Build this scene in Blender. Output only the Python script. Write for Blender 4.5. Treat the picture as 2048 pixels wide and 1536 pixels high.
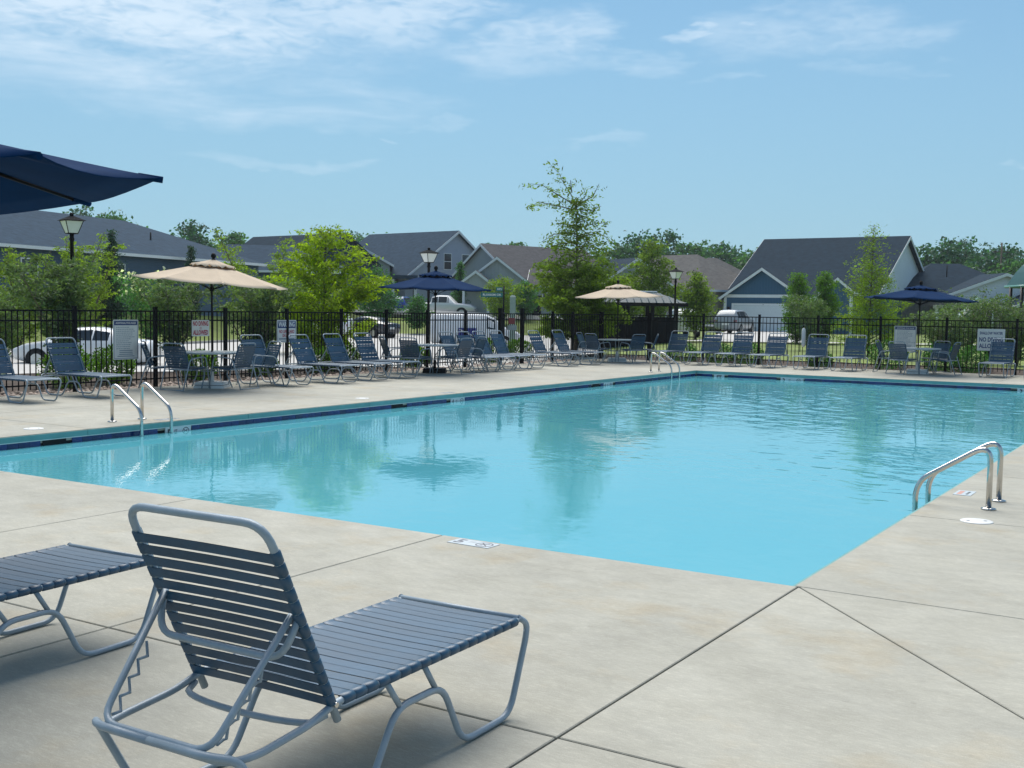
import bpy, math, random
import numpy as np
from mathutils import Vector, Matrix

for o in list(bpy.data.objects): bpy.data.objects.remove(o)
scene = bpy.context.scene
COL = scene.collection
R = math.radians
PI = math.pi

# ------------------------------------------------------------------ camera
CX, CY, CH = 2.12789, -6.62173, 1.64
YAW, PITCH, ROLL = R(32.0682), R(-3.8081), R(0.8533)
cam_d = bpy.data.cameras.new('camera'); cam = bpy.data.objects.new('camera', cam_d); COL.objects.link(cam)
cam_d.sensor_width = 36.0; cam_d.lens = 36.0 * 2271.75 / 2048.0; cam_d.clip_end = 4000; cam_d.clip_start = 0.05
cam.matrix_world = (Matrix.Translation((CX, CY, CH)) @ Matrix.Rotation(YAW, 4, 'Z') @ Matrix.Rotation(PI/2 + PITCH, 4, 'X')
                    @ Matrix.Rotation(ROLL, 4, 'Z'))
scene.camera = cam
UX, UY = math.cos(YAW), math.sin(YAW)
def site(u, d):
    """site frame of the street side: u metres to the right, d metres away along the view axis -> world xy"""
    return CX + u*UX - d*UY, CY + u*UY + d*UX

# ------------------------------------------------------------------ sky, sun, exposure
SUN_AZ = R(40)      # degrees left (counter-clockwise) of +Y
SUN_EL = R(60)
sdir = Vector((-math.sin(SUN_AZ)*math.cos(SUN_EL), math.cos(SUN_AZ)*math.cos(SUN_EL), math.sin(SUN_EL)))
world = bpy.data.worlds.new('World'); scene.world = world; world.use_nodes = True
world.cycles.sampling_method = 'MANUAL'; world.cycles.sample_map_resolution = 256
wn, wl = world.node_tree.nodes, world.node_tree.links
wn.clear()
wout = wn.new('ShaderNodeOutputWorld'); bg = wn.new('ShaderNodeBackground')
sky = wn.new('ShaderNodeTexSky'); sky.sky_type = 'NISHITA'; sky.sun_disc = False
sky.sun_elevation = SUN_EL; sky.sun_rotation = -SUN_AZ
sky.air_density = 1.0; sky.dust_density = 0.3; sky.ozone_density = 2.5; sky.altitude = 0
bg.inputs['Strength'].default_value = 0.0585
def wmath(op, a, b=None, c=None):
    n = wn.new('ShaderNodeMath'); n.operation = op
    for i, v in enumerate((a, b, c)):
        if v is None: continue
        if isinstance(v, (int, float)): n.inputs[i].default_value = v
        else: wl.new(v, n.inputs[i])
    return n.outputs[0]
tc = wn.new('ShaderNodeTexCoord')
sep = wn.new('ShaderNodeSeparateXYZ'); wl.new(tc.outputs['Generated'], sep.inputs[0])
el = wmath('ARCSINE', sep.outputs[2]); az = wmath('ARCTAN2', wmath('MULTIPLY', sep.outputs[0], -1.0), sep.outputs[1])
def wnoise(scale, detail, rough, stretch, off=(0, 0, 0), dist=0.0):
    mp = wn.new('ShaderNodeMapping'); wl.new(tc.outputs['Generated'], mp.inputs[0])
    mp.inputs['Scale'].default_value = stretch; mp.inputs['Location'].default_value = off
    n = wn.new('ShaderNodeTexNoise'); wl.new(mp.outputs[0], n.inputs['Vector'])
    n.inputs['Scale'].default_value = scale; n.inputs['Detail'].default_value = detail
    n.inputs['Roughness'].default_value = rough; n.inputs['Distortion'].default_value = dist
    return n.outputs['Fac']
def wramp(v, a, b):
    n = wn.new('ShaderNodeMapRange'); n.interpolation_type = 'SMOOTHSTEP'; wl.new(v, n.inputs[0])
    n.inputs[1].default_value = a; n.inputs[2].default_value = b
    return n.outputs[0]
# high cirrus: broad veils with ragged edges, fine mackerel ripples and thin streaks
warp = wmath('SUBTRACT', wnoise(9, 4, .6, (1, 1, 4.2), (3, 1, 2)), .5); warp2 = wmath('SUBTRACT', wnoise(8, 4, .6, (1, 1, 3.2), (8, 5, 1)), .5)
azw = wmath('ADD', az, wmath('MULTIPLY', warp, .22)); elw = wmath('ADD', el, wmath('MULTIPLY', warp2, .055))
banks = None
for (a0, e0, ra, re, amp) in [(50, 12.4, 12, 3.6, 1.0), (39.5, 14.4, 7, 2.0, .75), (46, 9.9, 10.5, 1.5, 1.0), (58, 14.5, 12, 3.0, .9), (33.5, 12.4, 4.5, 1.1, .5), (29.5, 13.2, 3.4, 1.2, .60), (25.2, 12.3, 2.6, .75, .55),
                              (17.5, 13.2, 5.0, 1.5, .42), (12, 15.8, 9, 1.0, .35), (21.5, 13.6, 1.2, .28, .6), (35.7, 9.1, 2.2, .24, .55), (43.0, 7.0, 3.6, .34, .62), (28.2, 8.4, 2.6, .28, .36), (14.8, 11.4, 3.0, .38, .45), (21.8, 11.2, 2.0, .28, .42), (14.9, 12.6, 1.3, .5, .4), (38.6, 8.2, .5, .22, .5), (8.6, 6.6, .7, .2, .35),
                              (95, 18, 26, 7, .8), (-40, 16, 22, 5, .7), (150, 20, 25, 7, .8), (-110, 24, 26, 8, .7), (70, 38, 30, 9, .8), (0, 36, 28, 8, .7), (-160, 40, 30, 9, .7)]:
    dx = wmath('DIVIDE', wmath('SUBTRACT', azw, R(a0)), R(ra)); dy = wmath('DIVIDE', wmath('SUBTRACT', elw, R(e0)), R(re))
    rr_ = wmath('ADD', wmath('MULTIPLY', dx, dx), wmath('MULTIPLY', dy, dy))
    bk = wmath('MULTIPLY', wramp(rr_, 1.35, .0), amp)
    banks = bk if banks is None else wmath('MAXIMUM', banks, bk)
soft = wnoise(8, 6, .62, (1, 1, 5.2), (1.1, 2.4, 0), .5)
ripple = wnoise(52, 2, .5, (1, 1, 3.0), (0, 0, 0), .7)
tex = wmath('ADD', wmath('MULTIPLY', soft, .8), wmath('MULTIPLY', ripple, wramp(sep.outputs[2], .17, .26)))
tex = wmath('ADD', tex, wmath('MULTIPLY', wramp(sep.outputs[2], .26, .17), .22))
cl = wmath('MULTIPLY', banks, wramp(tex, .38, 1.02))
cl = wmath('MULTIPLY', cl, .82)
mixc = wn.new('ShaderNodeMixRGB'); mixc.blend_type = 'MIX'
tint = wn.new('ShaderNodeMixRGB'); tint.blend_type = 'MULTIPLY'; tint.inputs[0].default_value = 1.0
wl.new(sky.outputs[0], tint.inputs[1]); tint.inputs[2].default_value = (0.80, 1.04, 1.06, 1)
hz = wn.new('ShaderNodeMixRGB'); wl.new(wmath('MULTIPLY', wramp(sep.outputs[2], 0.50, 0.0), 0.80), hz.inputs[0]); wl.new(tint.outputs[0], hz.inputs[1])
hz.inputs[2].default_value = (2.80, 4.80, 6.45, 1)      # summer haze low in the sky
wl.new(cl, mixc.inputs[0]); wl.new(hz.outputs[0], mixc.inputs[1]); mixc.inputs[2].default_value = (7.2, 8.4, 9.5, 1)
wl.new(mixc.outputs[0], bg.inputs['Color']); wl.new(bg.outputs[0], wout.inputs[0])

sun_d = bpy.data.lights.new('sun', 'SUN'); sun = bpy.data.objects.new('sun', sun_d); COL.objects.link(sun)
sun_d.energy = 2.5; sun_d.angle = R(55.0); sun_d.color = (1.0, 0.955, 0.88)
sun.rotation_euler = sdir.to_track_quat('Z', 'Y').to_euler()
scene.view_settings.view_transform = 'Standard'; scene.view_settings.look = 'None'
scene.view_settings.exposure = 0.92; scene.view_settings.gamma = 1.0
scene.view_settings.use_curve_mapping = False

# ------------------------------------------------------------------ materials
MATS = {}
def pmat(name, col, rough=0.6, metal=0.0, var=0.12, scale=6.0, bump=0.0, bscale=40.0, spec=0.5, coord='Object',
         trans=0.0, tcol=(1.2, 1.15, 0.9), island=0.0, alpha=None, rand=0.0, stretch=(1, 1, 1)):
    if name in MATS: return MATS[name]
    m = bpy.data.materials.new(name); m.use_nodes = True
    nt = m.node_tree; n, l = nt.nodes, nt.links
    b = n['Principled BSDF']; out = n['Material Output']
    b.inputs['Roughness'].default_value = rough; b.inputs['Metallic'].default_value = metal
    b.inputs['Specular IOR Level'].default_value = spec
    tcn = n.new('ShaderNodeTexCoord'); mp = n.new('ShaderNodeMapping'); mp.inputs['Scale'].default_value = stretch
    if coord == 'World':
        g = n.new('ShaderNodeNewGeometry'); l.new(g.outputs['Position'], mp.inputs[0])
    else: l.new(tcn.outputs[coord], mp.inputs[0])
    ns = n.new('ShaderNodeTexNoise'); ns.inputs['Scale'].default_value = scale; ns.inputs['Detail'].default_value = 5
    ns.inputs['Roughness'].default_value = 0.62
    l.new(mp.outputs[0], ns.inputs['Vector'])
    mr = n.new('ShaderNodeMapRange'); l.new(ns.outputs['Fac'], mr.inputs[0])
    mr.inputs[1].default_value = 0.3; mr.inputs[2].default_value = 0.7
    mr.inputs[3].default_value = 1 - var; mr.inputs[4].default_value = 1 + var
    val = mr.outputs[0]
    def mul(a, bb):
        k = n.new('ShaderNodeMath'); k.operation = 'MULTIPLY'; l.new(a, k.inputs[0]); l.new(bb, k.inputs[1]); return k.outputs[0]
    if island:
        g2 = n.new('ShaderNodeNewGeometry'); m2 = n.new('ShaderNodeMapRange'); l.new(g2.outputs['Random Per Island'], m2.inputs[0])
        m2.inputs[3].default_value = 1 - island; m2.inputs[4].default_value = 1 + island; val = mul(val, m2.outputs[0])
    if rand:
        oi = n.new('ShaderNodeObjectInfo'); m3 = n.new('ShaderNodeMapRange'); l.new(oi.outputs['Random'], m3.inputs[0])
        m3.inputs[3].default_value = 1 - rand; m3.inputs[4].default_value = 1 + rand; val = mul(val, m3.outputs[0])
    vm = n.new('ShaderNodeVectorMath'); vm.operation = 'SCALE'; vm.inputs[0].default_value = col[:3]; l.new(val, vm.inputs['Scale'])
    l.new(vm.outputs[0], b.inputs['Base Color'])
    if bump:
        n2 = n.new('ShaderNodeTexNoise'); n2.inputs['Scale'].default_value = bscale; n2.inputs['Detail'].default_value = 4
        l.new(mp.outputs[0], n2.inputs['Vector'])
        bp = n.new('ShaderNodeBump'); bp.inputs['Strength'].default_value = bump; bp.inputs['Distance'].default_value = 0.01
        l.new(n2.outputs['Fac'], bp.inputs['Height']); l.new(bp.outputs[0], b.inputs['Normal'])
    if trans:
        t = n.new('ShaderNodeBsdfTranslucent'); mx = n.new('ShaderNodeMixShader'); mx.inputs[0].default_value = trans
        v2 = n.new('ShaderNodeVectorMath'); v2.operation = 'MULTIPLY'; l.new(vm.outputs[0], v2.inputs[0]); v2.inputs[1].default_value = tcol
        l.new(v2.outputs[0], t.inputs['Color'])
        l.new(b.outputs[0], mx.inputs[1]); l.new(t.outputs[0], mx.inputs[2]); l.new(mx.outputs[0], out.inputs[0])
    MATS[name] = m
    return m

def siding_mat(name, col, period=0.14, vertical=False, rough=0.55):
    """painted boards seen from far away: lap shadow lines as fine relief"""
    if name in MATS: return MATS[name]
    m = pmat(name, col, rough, var=0.05, scale=0.7)
    n, l = m.node_tree.nodes, m.node_tree.links
    tcn = n.new('ShaderNodeTexCoord'); sp = n.new('ShaderNodeSeparateXYZ'); l.new(tcn.outputs['Object'], sp.inputs[0])
    if vertical:
        a = n.new('ShaderNodeMath'); a.operation = 'ADD'; l.new(sp.outputs[0], a.inputs[0]); l.new(sp.outputs[1], a.inputs[1]); src = a.outputs[0]
    else: src = sp.outputs[2]
    d = n.new('ShaderNodeMath'); d.operation = 'DIVIDE'; l.new(src, d.inputs[0]); d.inputs[1].default_value = period
    f = n.new('ShaderNodeMath'); f.operation = 'FRACT'; l.new(d.outputs[0], f.inputs[0])
    if vertical:
        c = n.new('ShaderNodeMath'); c.operation = 'GREATER_THAN'; l.new(f.outputs[0], c.inputs[0]); c.inputs[1].default_value = 0.82; h = c.outputs[0]
    else:
        c = n.new('ShaderNodeMath'); c.operation = 'SUBTRACT'; c.inputs[0].default_value = 1.0; l.new(f.outputs[0], c.inputs[1]); h = c.outputs[0]
    bp = n.new('ShaderNodeBump'); bp.inputs['Strength'].default_value = 1.0; bp.inputs['Distance'].default_value = 0.03
    l.new(h, bp.inputs['Height']); l.new(bp.outputs[0], n['Principled BSDF'].inputs['Normal'])
    return m

def concrete_mat():
    m = bpy.data.materials.new('pool_concrete'); m.use_nodes = True
    n, l = m.node_tree.nodes, m.node_tree.links; b = n['Principled BSDF']
    g = n.new('ShaderNodeNewGeometry')
    def noise(scale, det, rough, st=(1, 1, 1), rot=0, off=(0,0,0), dist=0):
        mp = n.new('ShaderNodeMapping'); l.new(g.outputs['Position'], mp.inputs[0]); mp.inputs['Scale'].default_value = st; mp.inputs['Rotation'].default_value = (0, 0, rot); mp.inputs['Location'].default_value = off
        t = n.new('ShaderNodeTexNoise'); t.inputs['Scale'].default_value = scale; t.inputs['Detail'].default_value = det; t.inputs['Roughness'].default_value = rough; t.inputs['Distortion'].default_value = dist
        l.new(mp.outputs[0], t.inputs['Vector']); return t.outputs['Fac']
    def rng(v, a, b_, c, d):
        k = n.new('ShaderNodeMapRange'); l.new(v, k.inputs[0]); k.inputs[1].default_value = a; k.inputs[2].default_value = b_; k.inputs[3].default_value = c; k.inputs[4].default_value = d; return k.outputs[0]
    def mul(a, c):
        k = n.new('ShaderNodeMath'); k.operation = 'MULTIPLY'; l.new(a, k.inputs[0]); l.new(c, k.inputs[1]); return k.outputs[0]
    v = rng(noise(0.9, 6, .6), .3, .7, .86, 1.12)
    v = mul(v, rng(noise(4.5, 6, .65, (1, 2.2, 1), .5), .3, .7, .91, 1.08))
    v = mul(v, rng(noise(22, 4, .6, (1, 3.4, 1), 0.55), .48, .72, .975, 1.16))
    v = mul(v, rng(noise(55, 3, .6, (1, 2.6, 1), .9, (5, 3, 0)), .60, .72, 1.0, .90))
    v = mul(v, rng(noise(170, 2, .5), .3, .7, .91, 1.09))
    spots = rng(noise(9, 3, .5, off=(3, 1, 0)), .69, .76, 1.0, .86)
    v = mul(v, spots)
    oi = n.new('ShaderNodeObjectInfo'); v = mul(v, rng(oi.outputs['Random'], 0, 1, .955, 1.045))
    vm = n.new('ShaderNodeVectorMath'); vm.operation = 'SCALE'; vm.inputs[0].default_value = (0.372, 0.358, 0.300); l.new(v, vm.inputs['Scale'])
    st = n.new('ShaderNodeMixRGB'); l.new(rng(noise(1.3, 4, .6, off=(7.3, 2.2, 0)), .54, .74, 0, .65), st.inputs[0]); l.new(vm.outputs[0], st.inputs[1])
    st.blend_type = 'MULTIPLY'; st.inputs[2].default_value = (1.0, .86, .68, 1)
    l.new(st.outputs[0], b.inputs['Base Color'])
    l.new(rng(noise(2.5, 4, .6), .3, .7, .62, .85), b.inputs['Roughness']); b.inputs['Specular IOR Level'].default_value = .35
    bp = n.new('ShaderNodeBump'); bp.inputs['Strength'].default_value = .35; bp.inputs['Distance'].default_value = .004
    l.new(noise(120, 4, .6), bp.inputs['Height']); l.new(bp.outputs[0], b.inputs['Normal'])
    return m
M_CONC = concrete_mat()

def water_mat():
    m = bpy.data.materials.new('pool_water'); m.use_nodes = True
    n, l = m.node_tree.nodes, m.node_tree.links; n.clear()
    out = n.new('ShaderNodeOutputMaterial'); mix = n.new('ShaderNodeMixShader'); tr = n.new('ShaderNodeBsdfTransparent'); gl = n.new('ShaderNodeBsdfGlossy')
    fr = n.new('ShaderNodeFresnel'); fr.inputs['IOR'].default_value = 1.45
    tr.inputs['Color'].default_value = (0.22, 0.80, 0.93, 1); gl.inputs['Roughness'].default_value = 0.012; gl.inputs['Color'].default_value = (1, 1, 1, 1)
    g = n.new('ShaderNodeNewGeometry')
    def noise(scale, det, rough, st=(1, 1, 1), rot=0, off=(0, 0, 0), dist=0):
        mp = n.new('ShaderNodeMapping'); l.new(g.outputs['Position'], mp.inputs[0]); mp.inputs['Scale'].default_value = st; mp.inputs['Rotation'].default_value = (0, 0, rot); mp.inputs['Location'].default_value = off
        t = n.new('ShaderNodeTexNoise'); t.inputs['Scale'].default_value = scale; t.inputs['Detail'].default_value = det; t.inputs['Roughness'].default_value = rough; t.inputs['Distortion'].default_value = dist
        l.new(mp.outputs[0], t.inputs['Vector']); return t.outputs['Fac']
    def rng(v, a, b_, c, d):
        k = n.new('ShaderNodeMapRange'); k.interpolation_type = 'SMOOTHSTEP'; l.new(v, k.inputs[0]); k.inputs[1].default_value = a; k.inputs[2].default_value = b_; k.inputs[3].default_value = c; k.inputs[4].default_value = d; return k.outputs[0]
    def mth(op, a, c):
        k = n.new('ShaderNodeMath'); k.operation = op
        for i, q in enumerate((a, c)):
            if isinstance(q, (int, float)): k.inputs[i].default_value = q
            else: l.new(q, k.inputs[i])
        return k.outputs[0]
    h = mth('MULTIPLY', noise(11, 3, .5, dist=.3), mth('MULTIPLY', rng(noise(.33, 2, .5, off=(4.2, 1.3, 0)), .36, .60, .3, 1.0), 0.0014))
    bp = n.new('ShaderNodeBump'); bp.inputs['Strength'].default_value = 1.0; bp.inputs['Distance'].default_value = 1.0
    l.new(h, bp.inputs['Height'])
    l.new(bp.outputs[0], gl.inputs['Normal']); l.new(bp.outputs[0], fr.inputs['Normal'])
    df = n.new('ShaderNodeBsdfDiffuse'); df.inputs['Color'].default_value = (0.118, 0.475, 0.560, 1)
    body = n.new('ShaderNodeMixShader'); body.inputs[0].default_value = 0.84; l.new(tr.outputs[0], body.inputs[1]); l.new(df.outputs[0], body.inputs[2])
    l.new(fr.outputs[0], mix.inputs[0]); l.new(body.outputs[0], mix.inputs[1]); l.new(gl.outputs[0], mix.inputs[2]); l.new(mix.outputs[0], out.inputs[0])
    return m
M_WATER = water_mat()

def glass_mat(name, col=(0.03, 0.04, 0.05), rough=0.06):
    return pmat(name, col, rough, var=0.05, spec=0.45)

M_FRAME = pmat('grey_powder_coat', (0.27, 0.335, 0.39), 0.38, var=0.10, scale=14, bump=0.05, bscale=180)
M_STRAP = pmat('navy_vinyl_strap', (0.006, 0.052, 0.106), 0.44, var=0.16, scale=9, rand=0.14, bump=0.05, bscale=60, spec=0.72)
M_STEEL = pmat('stainless_steel', (0.60, 0.58, 0.55), 0.20, metal=1.0, var=0.08, scale=20)
M_BLACK = pmat('black_powder_coat', (0.006, 0.006, 0.008), 0.55, var=0.2, scale=8, spec=0.12)
M_WHITE = pmat('white_plastic', (0.72, 0.72, 0.70), 0.45, var=0.05, scale=8)
M_TILE = pmat('navy_glazed_tile', (0.010, 0.025, 0.13), 0.12, var=0.2, scale=5, rand=0.35)
M_PLASTER = pmat('pool_plaster', (0.56, 0.80, 0.86), 0.7, var=0.05, scale=1.2, coord='World')
M_GROUT = pmat('white_grout_strip', (0.74, 0.76, 0.76), 0.5, var=0.06, scale=10)
M_COPING = pmat('coping_face_pool_bounce', (0.12, 0.33, 0.32), 0.55, var=0.12, scale=5, rand=0.08, coord='World')  # teal puts light bounced off the pool onto shaded concrete into the colour
M_NAVYC = pmat('navy_canvas', (0.002, 0.024, 0.082), 0.9, var=0.10, scale=4, bump=0.1, bscale=300, spec=0.06)
M_TANC = pmat('tan_canvas', (0.66, 0.54, 0.41), 0.9, var=0.05, scale=4, bump=0.1, bscale=300, trans=0.10, spec=0.1)
M_DARK = pmat('dark_void', (0.004, 0.004, 0.005), 0.8, var=0.1)
M_GRASS = pmat('lawn_grass', (0.150, 0.200, 0.034), 0.9, var=0.35, scale=0.35, coord='World', bump=0.4, bscale=9)
M_PAVE = pmat('pale_pavement', (0.50, 0.485, 0.46), 0.85, var=0.08, scale=0.8, coord='World')
M_MULCH = pmat('brown_mulch', (0.060, 0.040, 0.028), 0.95, var=0.4, scale=9, coord='World', bump=0.8, bscale=30)
M_KERB = pmat('kerb_concrete', (0.42, 0.40, 0.37), 0.85, var=0.1, scale=2, coord='World')
M_RUBBER = pmat('tyre_rubber', (0.012, 0.012, 0.013), 0.8, var=0.2)
M_RIM = pmat('alloy_rim', (0.55, 0.56, 0.57), 0.3, metal=0.8, var=0.1)
M_GLASS = glass_mat('window_glass')
M_BARK = pmat('tree_bark', (0.10, 0.075, 0.055), 0.9, var=0.3, scale=12, bump=0.6, bscale=30)
M_STEM = pmat('shrub_stem', (0.17, 0.145, 0.10), 0.9, var=0.3, scale=12)
M_TRIM = pmat('white_trim', (0.74, 0.76, 0.78), 0.5, var=0.04, scale=2)
def leafm(name, c, tr=0.42): return pmat(name, c, 0.6, var=0.34, scale=1.6, island=0.42, trans=tr, spec=0.22, tcol=(1.75, 2.0, 0.65))
L_YEL = leafm('leaf_yellow_green', (0.200, 0.270, 0.016), .5)
L_FEATH = leafm('leaf_feathery_green', (0.155, 0.225, 0.024), .45)
L_OAK = leafm('leaf_oak_green', (0.118, 0.175, 0.026), .42)
L_OLIVE = leafm('leaf_olive_grey', (0.115, 0.170, 0.085), .3)
L_DARK = leafm('leaf_dark_conifer', (0.030, 0.078, 0.040), .2)
L_MID = leafm('leaf_mid_green', (0.055, 0.150, 0.044), .38)
L_FAR = leafm('leaf_far_wood', (0.034, 0.102, 0.056), .3)  # distance haze put into the leaf colour as a bluer green
L_FAR2 = leafm('leaf_far_light', (0.058, 0.138, 0.054), .35)
L_BOX = leafm('leaf_boxwood', (0.085, 0.175, 0.020), .35)
L_BLOOM = leafm('white_blossom', (0.66, 0.66, 0.60), .3)

# ------------------------------------------------------------------ mesh helpers
class MB:
    def __init__(s): s.v = []; s.f = []; s.smooth = []
    def add(s, vs, fs, smooth=False):
        o = len(s.v); s.v += [tuple(q) for q in vs]
        for f in fs: s.f.append([i + o for i in f]); s.smooth.append(smooth)
        return s
    def box(s, x0, x1, y0, y1, z0, z1, M=None, taper=0.0):
        vs = [(x0, y0, z0), (x1, y0, z0), (x1, y1, z0), (x0, y1, z0), (x0+taper, y0+taper, z1), (x1-taper, y0+taper, z1), (x1-taper, y1-taper, z1), (x0+taper, y1-taper, z1)]
        if M is not None: vs = [tuple(M @ Vector(q)) for q in vs]
        return s.add(vs, [(3, 2, 1, 0), (4, 5, 6, 7), (0, 1, 5, 4), (1, 2, 6, 5), (2, 3, 7, 6), (3, 0, 4, 7)])
    def prism(s, poly, z0, z1):
        k = len(poly); vs = [(x, y, z0) for x, y in poly] + [(x, y, z1) for x, y in poly]
        fs = [tuple(reversed(range(k))), tuple(range(k, 2*k))] + [(i, (i+1) % k, k+(i+1) % k, k+i) for i in range(k)]
        return s.add(vs, fs)
    def tube(s, path, r, seg=8, closed=False, cap=True):
        P = [Vector(q) for q in path]; N = len(P)
        rs = r if isinstance(r, (list, tuple)) else [r]*N
        up = None; rings = []
        for i in range(N):
            a = P[(i-1) % N] if (closed or i > 0) else P[i]; b = P[(i+1) % N] if (closed or i < N-1) else P[i]
            t = (b - a).normalized()
            if up is None:
                up = Vector((0, 0, 1)) if abs(t.z) < .9 else Vector((1, 0, 0))
            x = t.cross(up)
            if x.length < 1e-4: up = Vector((1, 0, 0)); x = t.cross(up)
            x.normalize(); y = x.cross(t).normalized(); up = y
            rings.append([P[i] + rs[i]*(math.cos(2*PI*k/seg)*x + math.sin(2*PI*k/seg)*y) for k in range(seg)])
        vs = [q for rg in rings for q in rg]; fs = []
        for i in range(N if closed else N-1):
            j = (i+1) % N
            for k in range(seg): fs.append((i*seg+k, i*seg+(k+1) % seg, j*seg+(k+1) % seg, j*seg+k))
        s.add(vs, fs, True)
        if cap and not closed:
            o = len(s.v) - len(vs)
            s.f.append([o+k for k in reversed(range(seg))]); s.smooth.append(False)
            s.f.append([o+(N-1)*seg+k for k in range(seg)]); s.smooth.append(False)
        return s
    def lathe(s, prof, cx=0, cy=0, seg=16, smooth=True):
        vs = []; fs = []
        for (r, z) in prof:
            for k in range(seg): vs.append((cx + r*math.cos(2*PI*k/seg), cy + r*math.sin(2*PI*k/seg), z))
        for i in range(len(prof)-1):
            for k in range(seg): fs.append((i*seg+k, i*seg+(k+1) % seg, (i+1)*seg+(k+1) % seg, (i+1)*seg+k))
        fs.append(tuple(reversed(range(seg)))); fs.append(tuple((len(prof)-1)*seg+k for k in range(seg)))
        return s.add(vs, fs, smooth)
    def mesh(s, name):
        me = bpy.data.meshes.new(name); me.from_pydata(s.v, [], s.f); me.polygons.foreach_set('use_smooth', s.smooth); me.update()
        return me
    def build(s, name, mat, parent=None):
        return obj(name, s.mesh(name), mat, parent)
def obj(name, me, mat, parent=None):
    if mat is not None and len(me.materials) == 0: me.materials.append(mat)
    o = bpy.data.objects.new(name, me); COL.objects.link(o)
    if parent is not None: o.parent = parent
    return o
def tag(o, label=None, cat=None, group=None, kind=None):
    if label: o['label'] = label
    if cat: o['category'] = cat
    if group: o['group'] = group
    if kind: o['kind'] = kind
    return o
def thing(name, label, cat, loc=(0, 0, 0), rz=0.0, group=None):
    o = bpy.data.objects.new(name, None); COL.objects.link(o); o.location = loc; o.rotation_euler = (0, 0, rz); o.empty_display_size = 0.1
    return tag(o, label, cat, group)
def copy_tree(o, parent=None):
    c = o.copy(); COL.objects.link(c); c.parent = parent
    for ch in list(o.children): copy_tree(ch, c)
    return c
def fillet(pts, r, n=4):
    """round the corners of a polyline"""
    P = [Vector(p) for p in pts]; out = [P[0]]
    for i in range(1, len(P)-1):
        a, b, c = P[i-1], P[i], P[i+1]
        d1 = (a-b); d2 = (c-b); rr = min(r, d1.length*.49, d2.length*.49)
        p0 = b + d1.normalized()*rr; p2 = b + d2.normalized()*rr
        for k in range(n+1):
            t = k/n; out.append((1-t)**2*p0 + 2*t*(1-t)*b + t*t*p2)
    out.append(P[-1]); return out
def text_part(s, name, size, mat, parent, M, bold=0.0, width=None):
    cu = bpy.data.curves.new(name, 'FONT'); cu.body = s; cu.size = size; cu.align_x = 'CENTER'; cu.align_y = 'CENTER'; cu.offset = bold; cu.resolution_u = 2
    o = bpy.data.objects.new('tmp', cu); COL.objects.link(o)
    me = bpy.data.meshes.new_from_object(o); bpy.data.objects.remove(o); bpy.data.curves.remove(cu)
    if width:
        xs = [v.co.x for v in me.vertices]; w = max(xs)-min(xs)
        for v in me.vertices: v.co.x *= width/w
    me.transform(M); me.materials.clear(); me.name = name
    return obj(name, me, mat, parent)

# ------------------------------------------------------------------ ground
POOL_W, POOL_L = 10.287, 22.818
def sstep(a, b, x):
    t = min(1, max(0, (x-a)/(b-a))); return t*t*(3-2*t)
def ground_ud(u, d):
    z = 0.0
    # lower car park beyond the fence
    dip = sstep(25, 33, d) * (1 - sstep(86, 94, d)) * (1 - sstep(2, 9, u - max(0, (60-d))*.0))
    z = -0.55*dip
    # bank and lawns rising towards the houses on the far left
    edge = 43 if u < -24 else 43 + (u+24)*3.6
    if u < -11:
        k = sstep(edge, edge+26, d)
        z = z*(1-k) + 1.7*k
    # street and house plots behind the car park
    k = sstep(88, 97, d)*(1 - sstep(1, 12, u)); z = z*(1-k) + max(z, 0.75)*k
    k = sstep(100, 107, d)*(1 - sstep(2, 14, u)); z = z*(1-k) + max(z, 1.4)*k
    k = sstep(150, 330, d); z += 2.0*k
    return z
def ground_xy(x, y):
    rx, ry = x-CX, y-CY
    u = rx*UX + ry*UY; d = -rx*UY + ry*UX
    if d < 5: return -0.16
    z = ground_ud(u, d)
    # flat under and just around the deck
    ox = max(-16.6-x, x-12, 0); oy = max(y-28.4, 0)
    k = sstep(0.0, 7.0, math.hypot(ox, oy))
    return z*k - 0.16*(1-sstep(0, 0.6, math.hypot(ox, oy))) - 0.02
def axis(lo, hi, extra):
    c = list(np.arange(lo, hi+.01, 1.6))
    s = 2.2; q = hi
    while q < 2200: q += s; s *= 1.22; c.append(q)
    s = 2.2; q = lo
    while q > -2200: q -= s; s *= 1.22; c.append(q)
    c += extra
    c = sorted(c); out = [c[0]]
    for v in c[1:]:
        if v - out[-1] > 1e-6: out.append(v)
    return out
gx = axis(-90, 60, [-POOL_W-.35, .35]); gy = axis(-20, 125, [-.35, POOL_L+.35])
gv = [(x, y, ground_xy(x, y)) for y in gy for x in gx]; gf = []
for j in range(len(gy)-1):
    for i in range(len(gx)-1):
        xm, ym = (gx[i]+gx[i+1])/2, (gy[j]+gy[j+1])/2
        if -POOL_W-.35 < xm < .35 and -.35 < ym < POOL_L+.35: continue
        a = j*len(gx)+i; gf.append((a, a+1, a+len(gx)+1, a+len(gx)))
mb = MB(); mb.add(gv, gf, True)
tag(mb.build('ground', M_GRASS), kind='structure')

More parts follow.
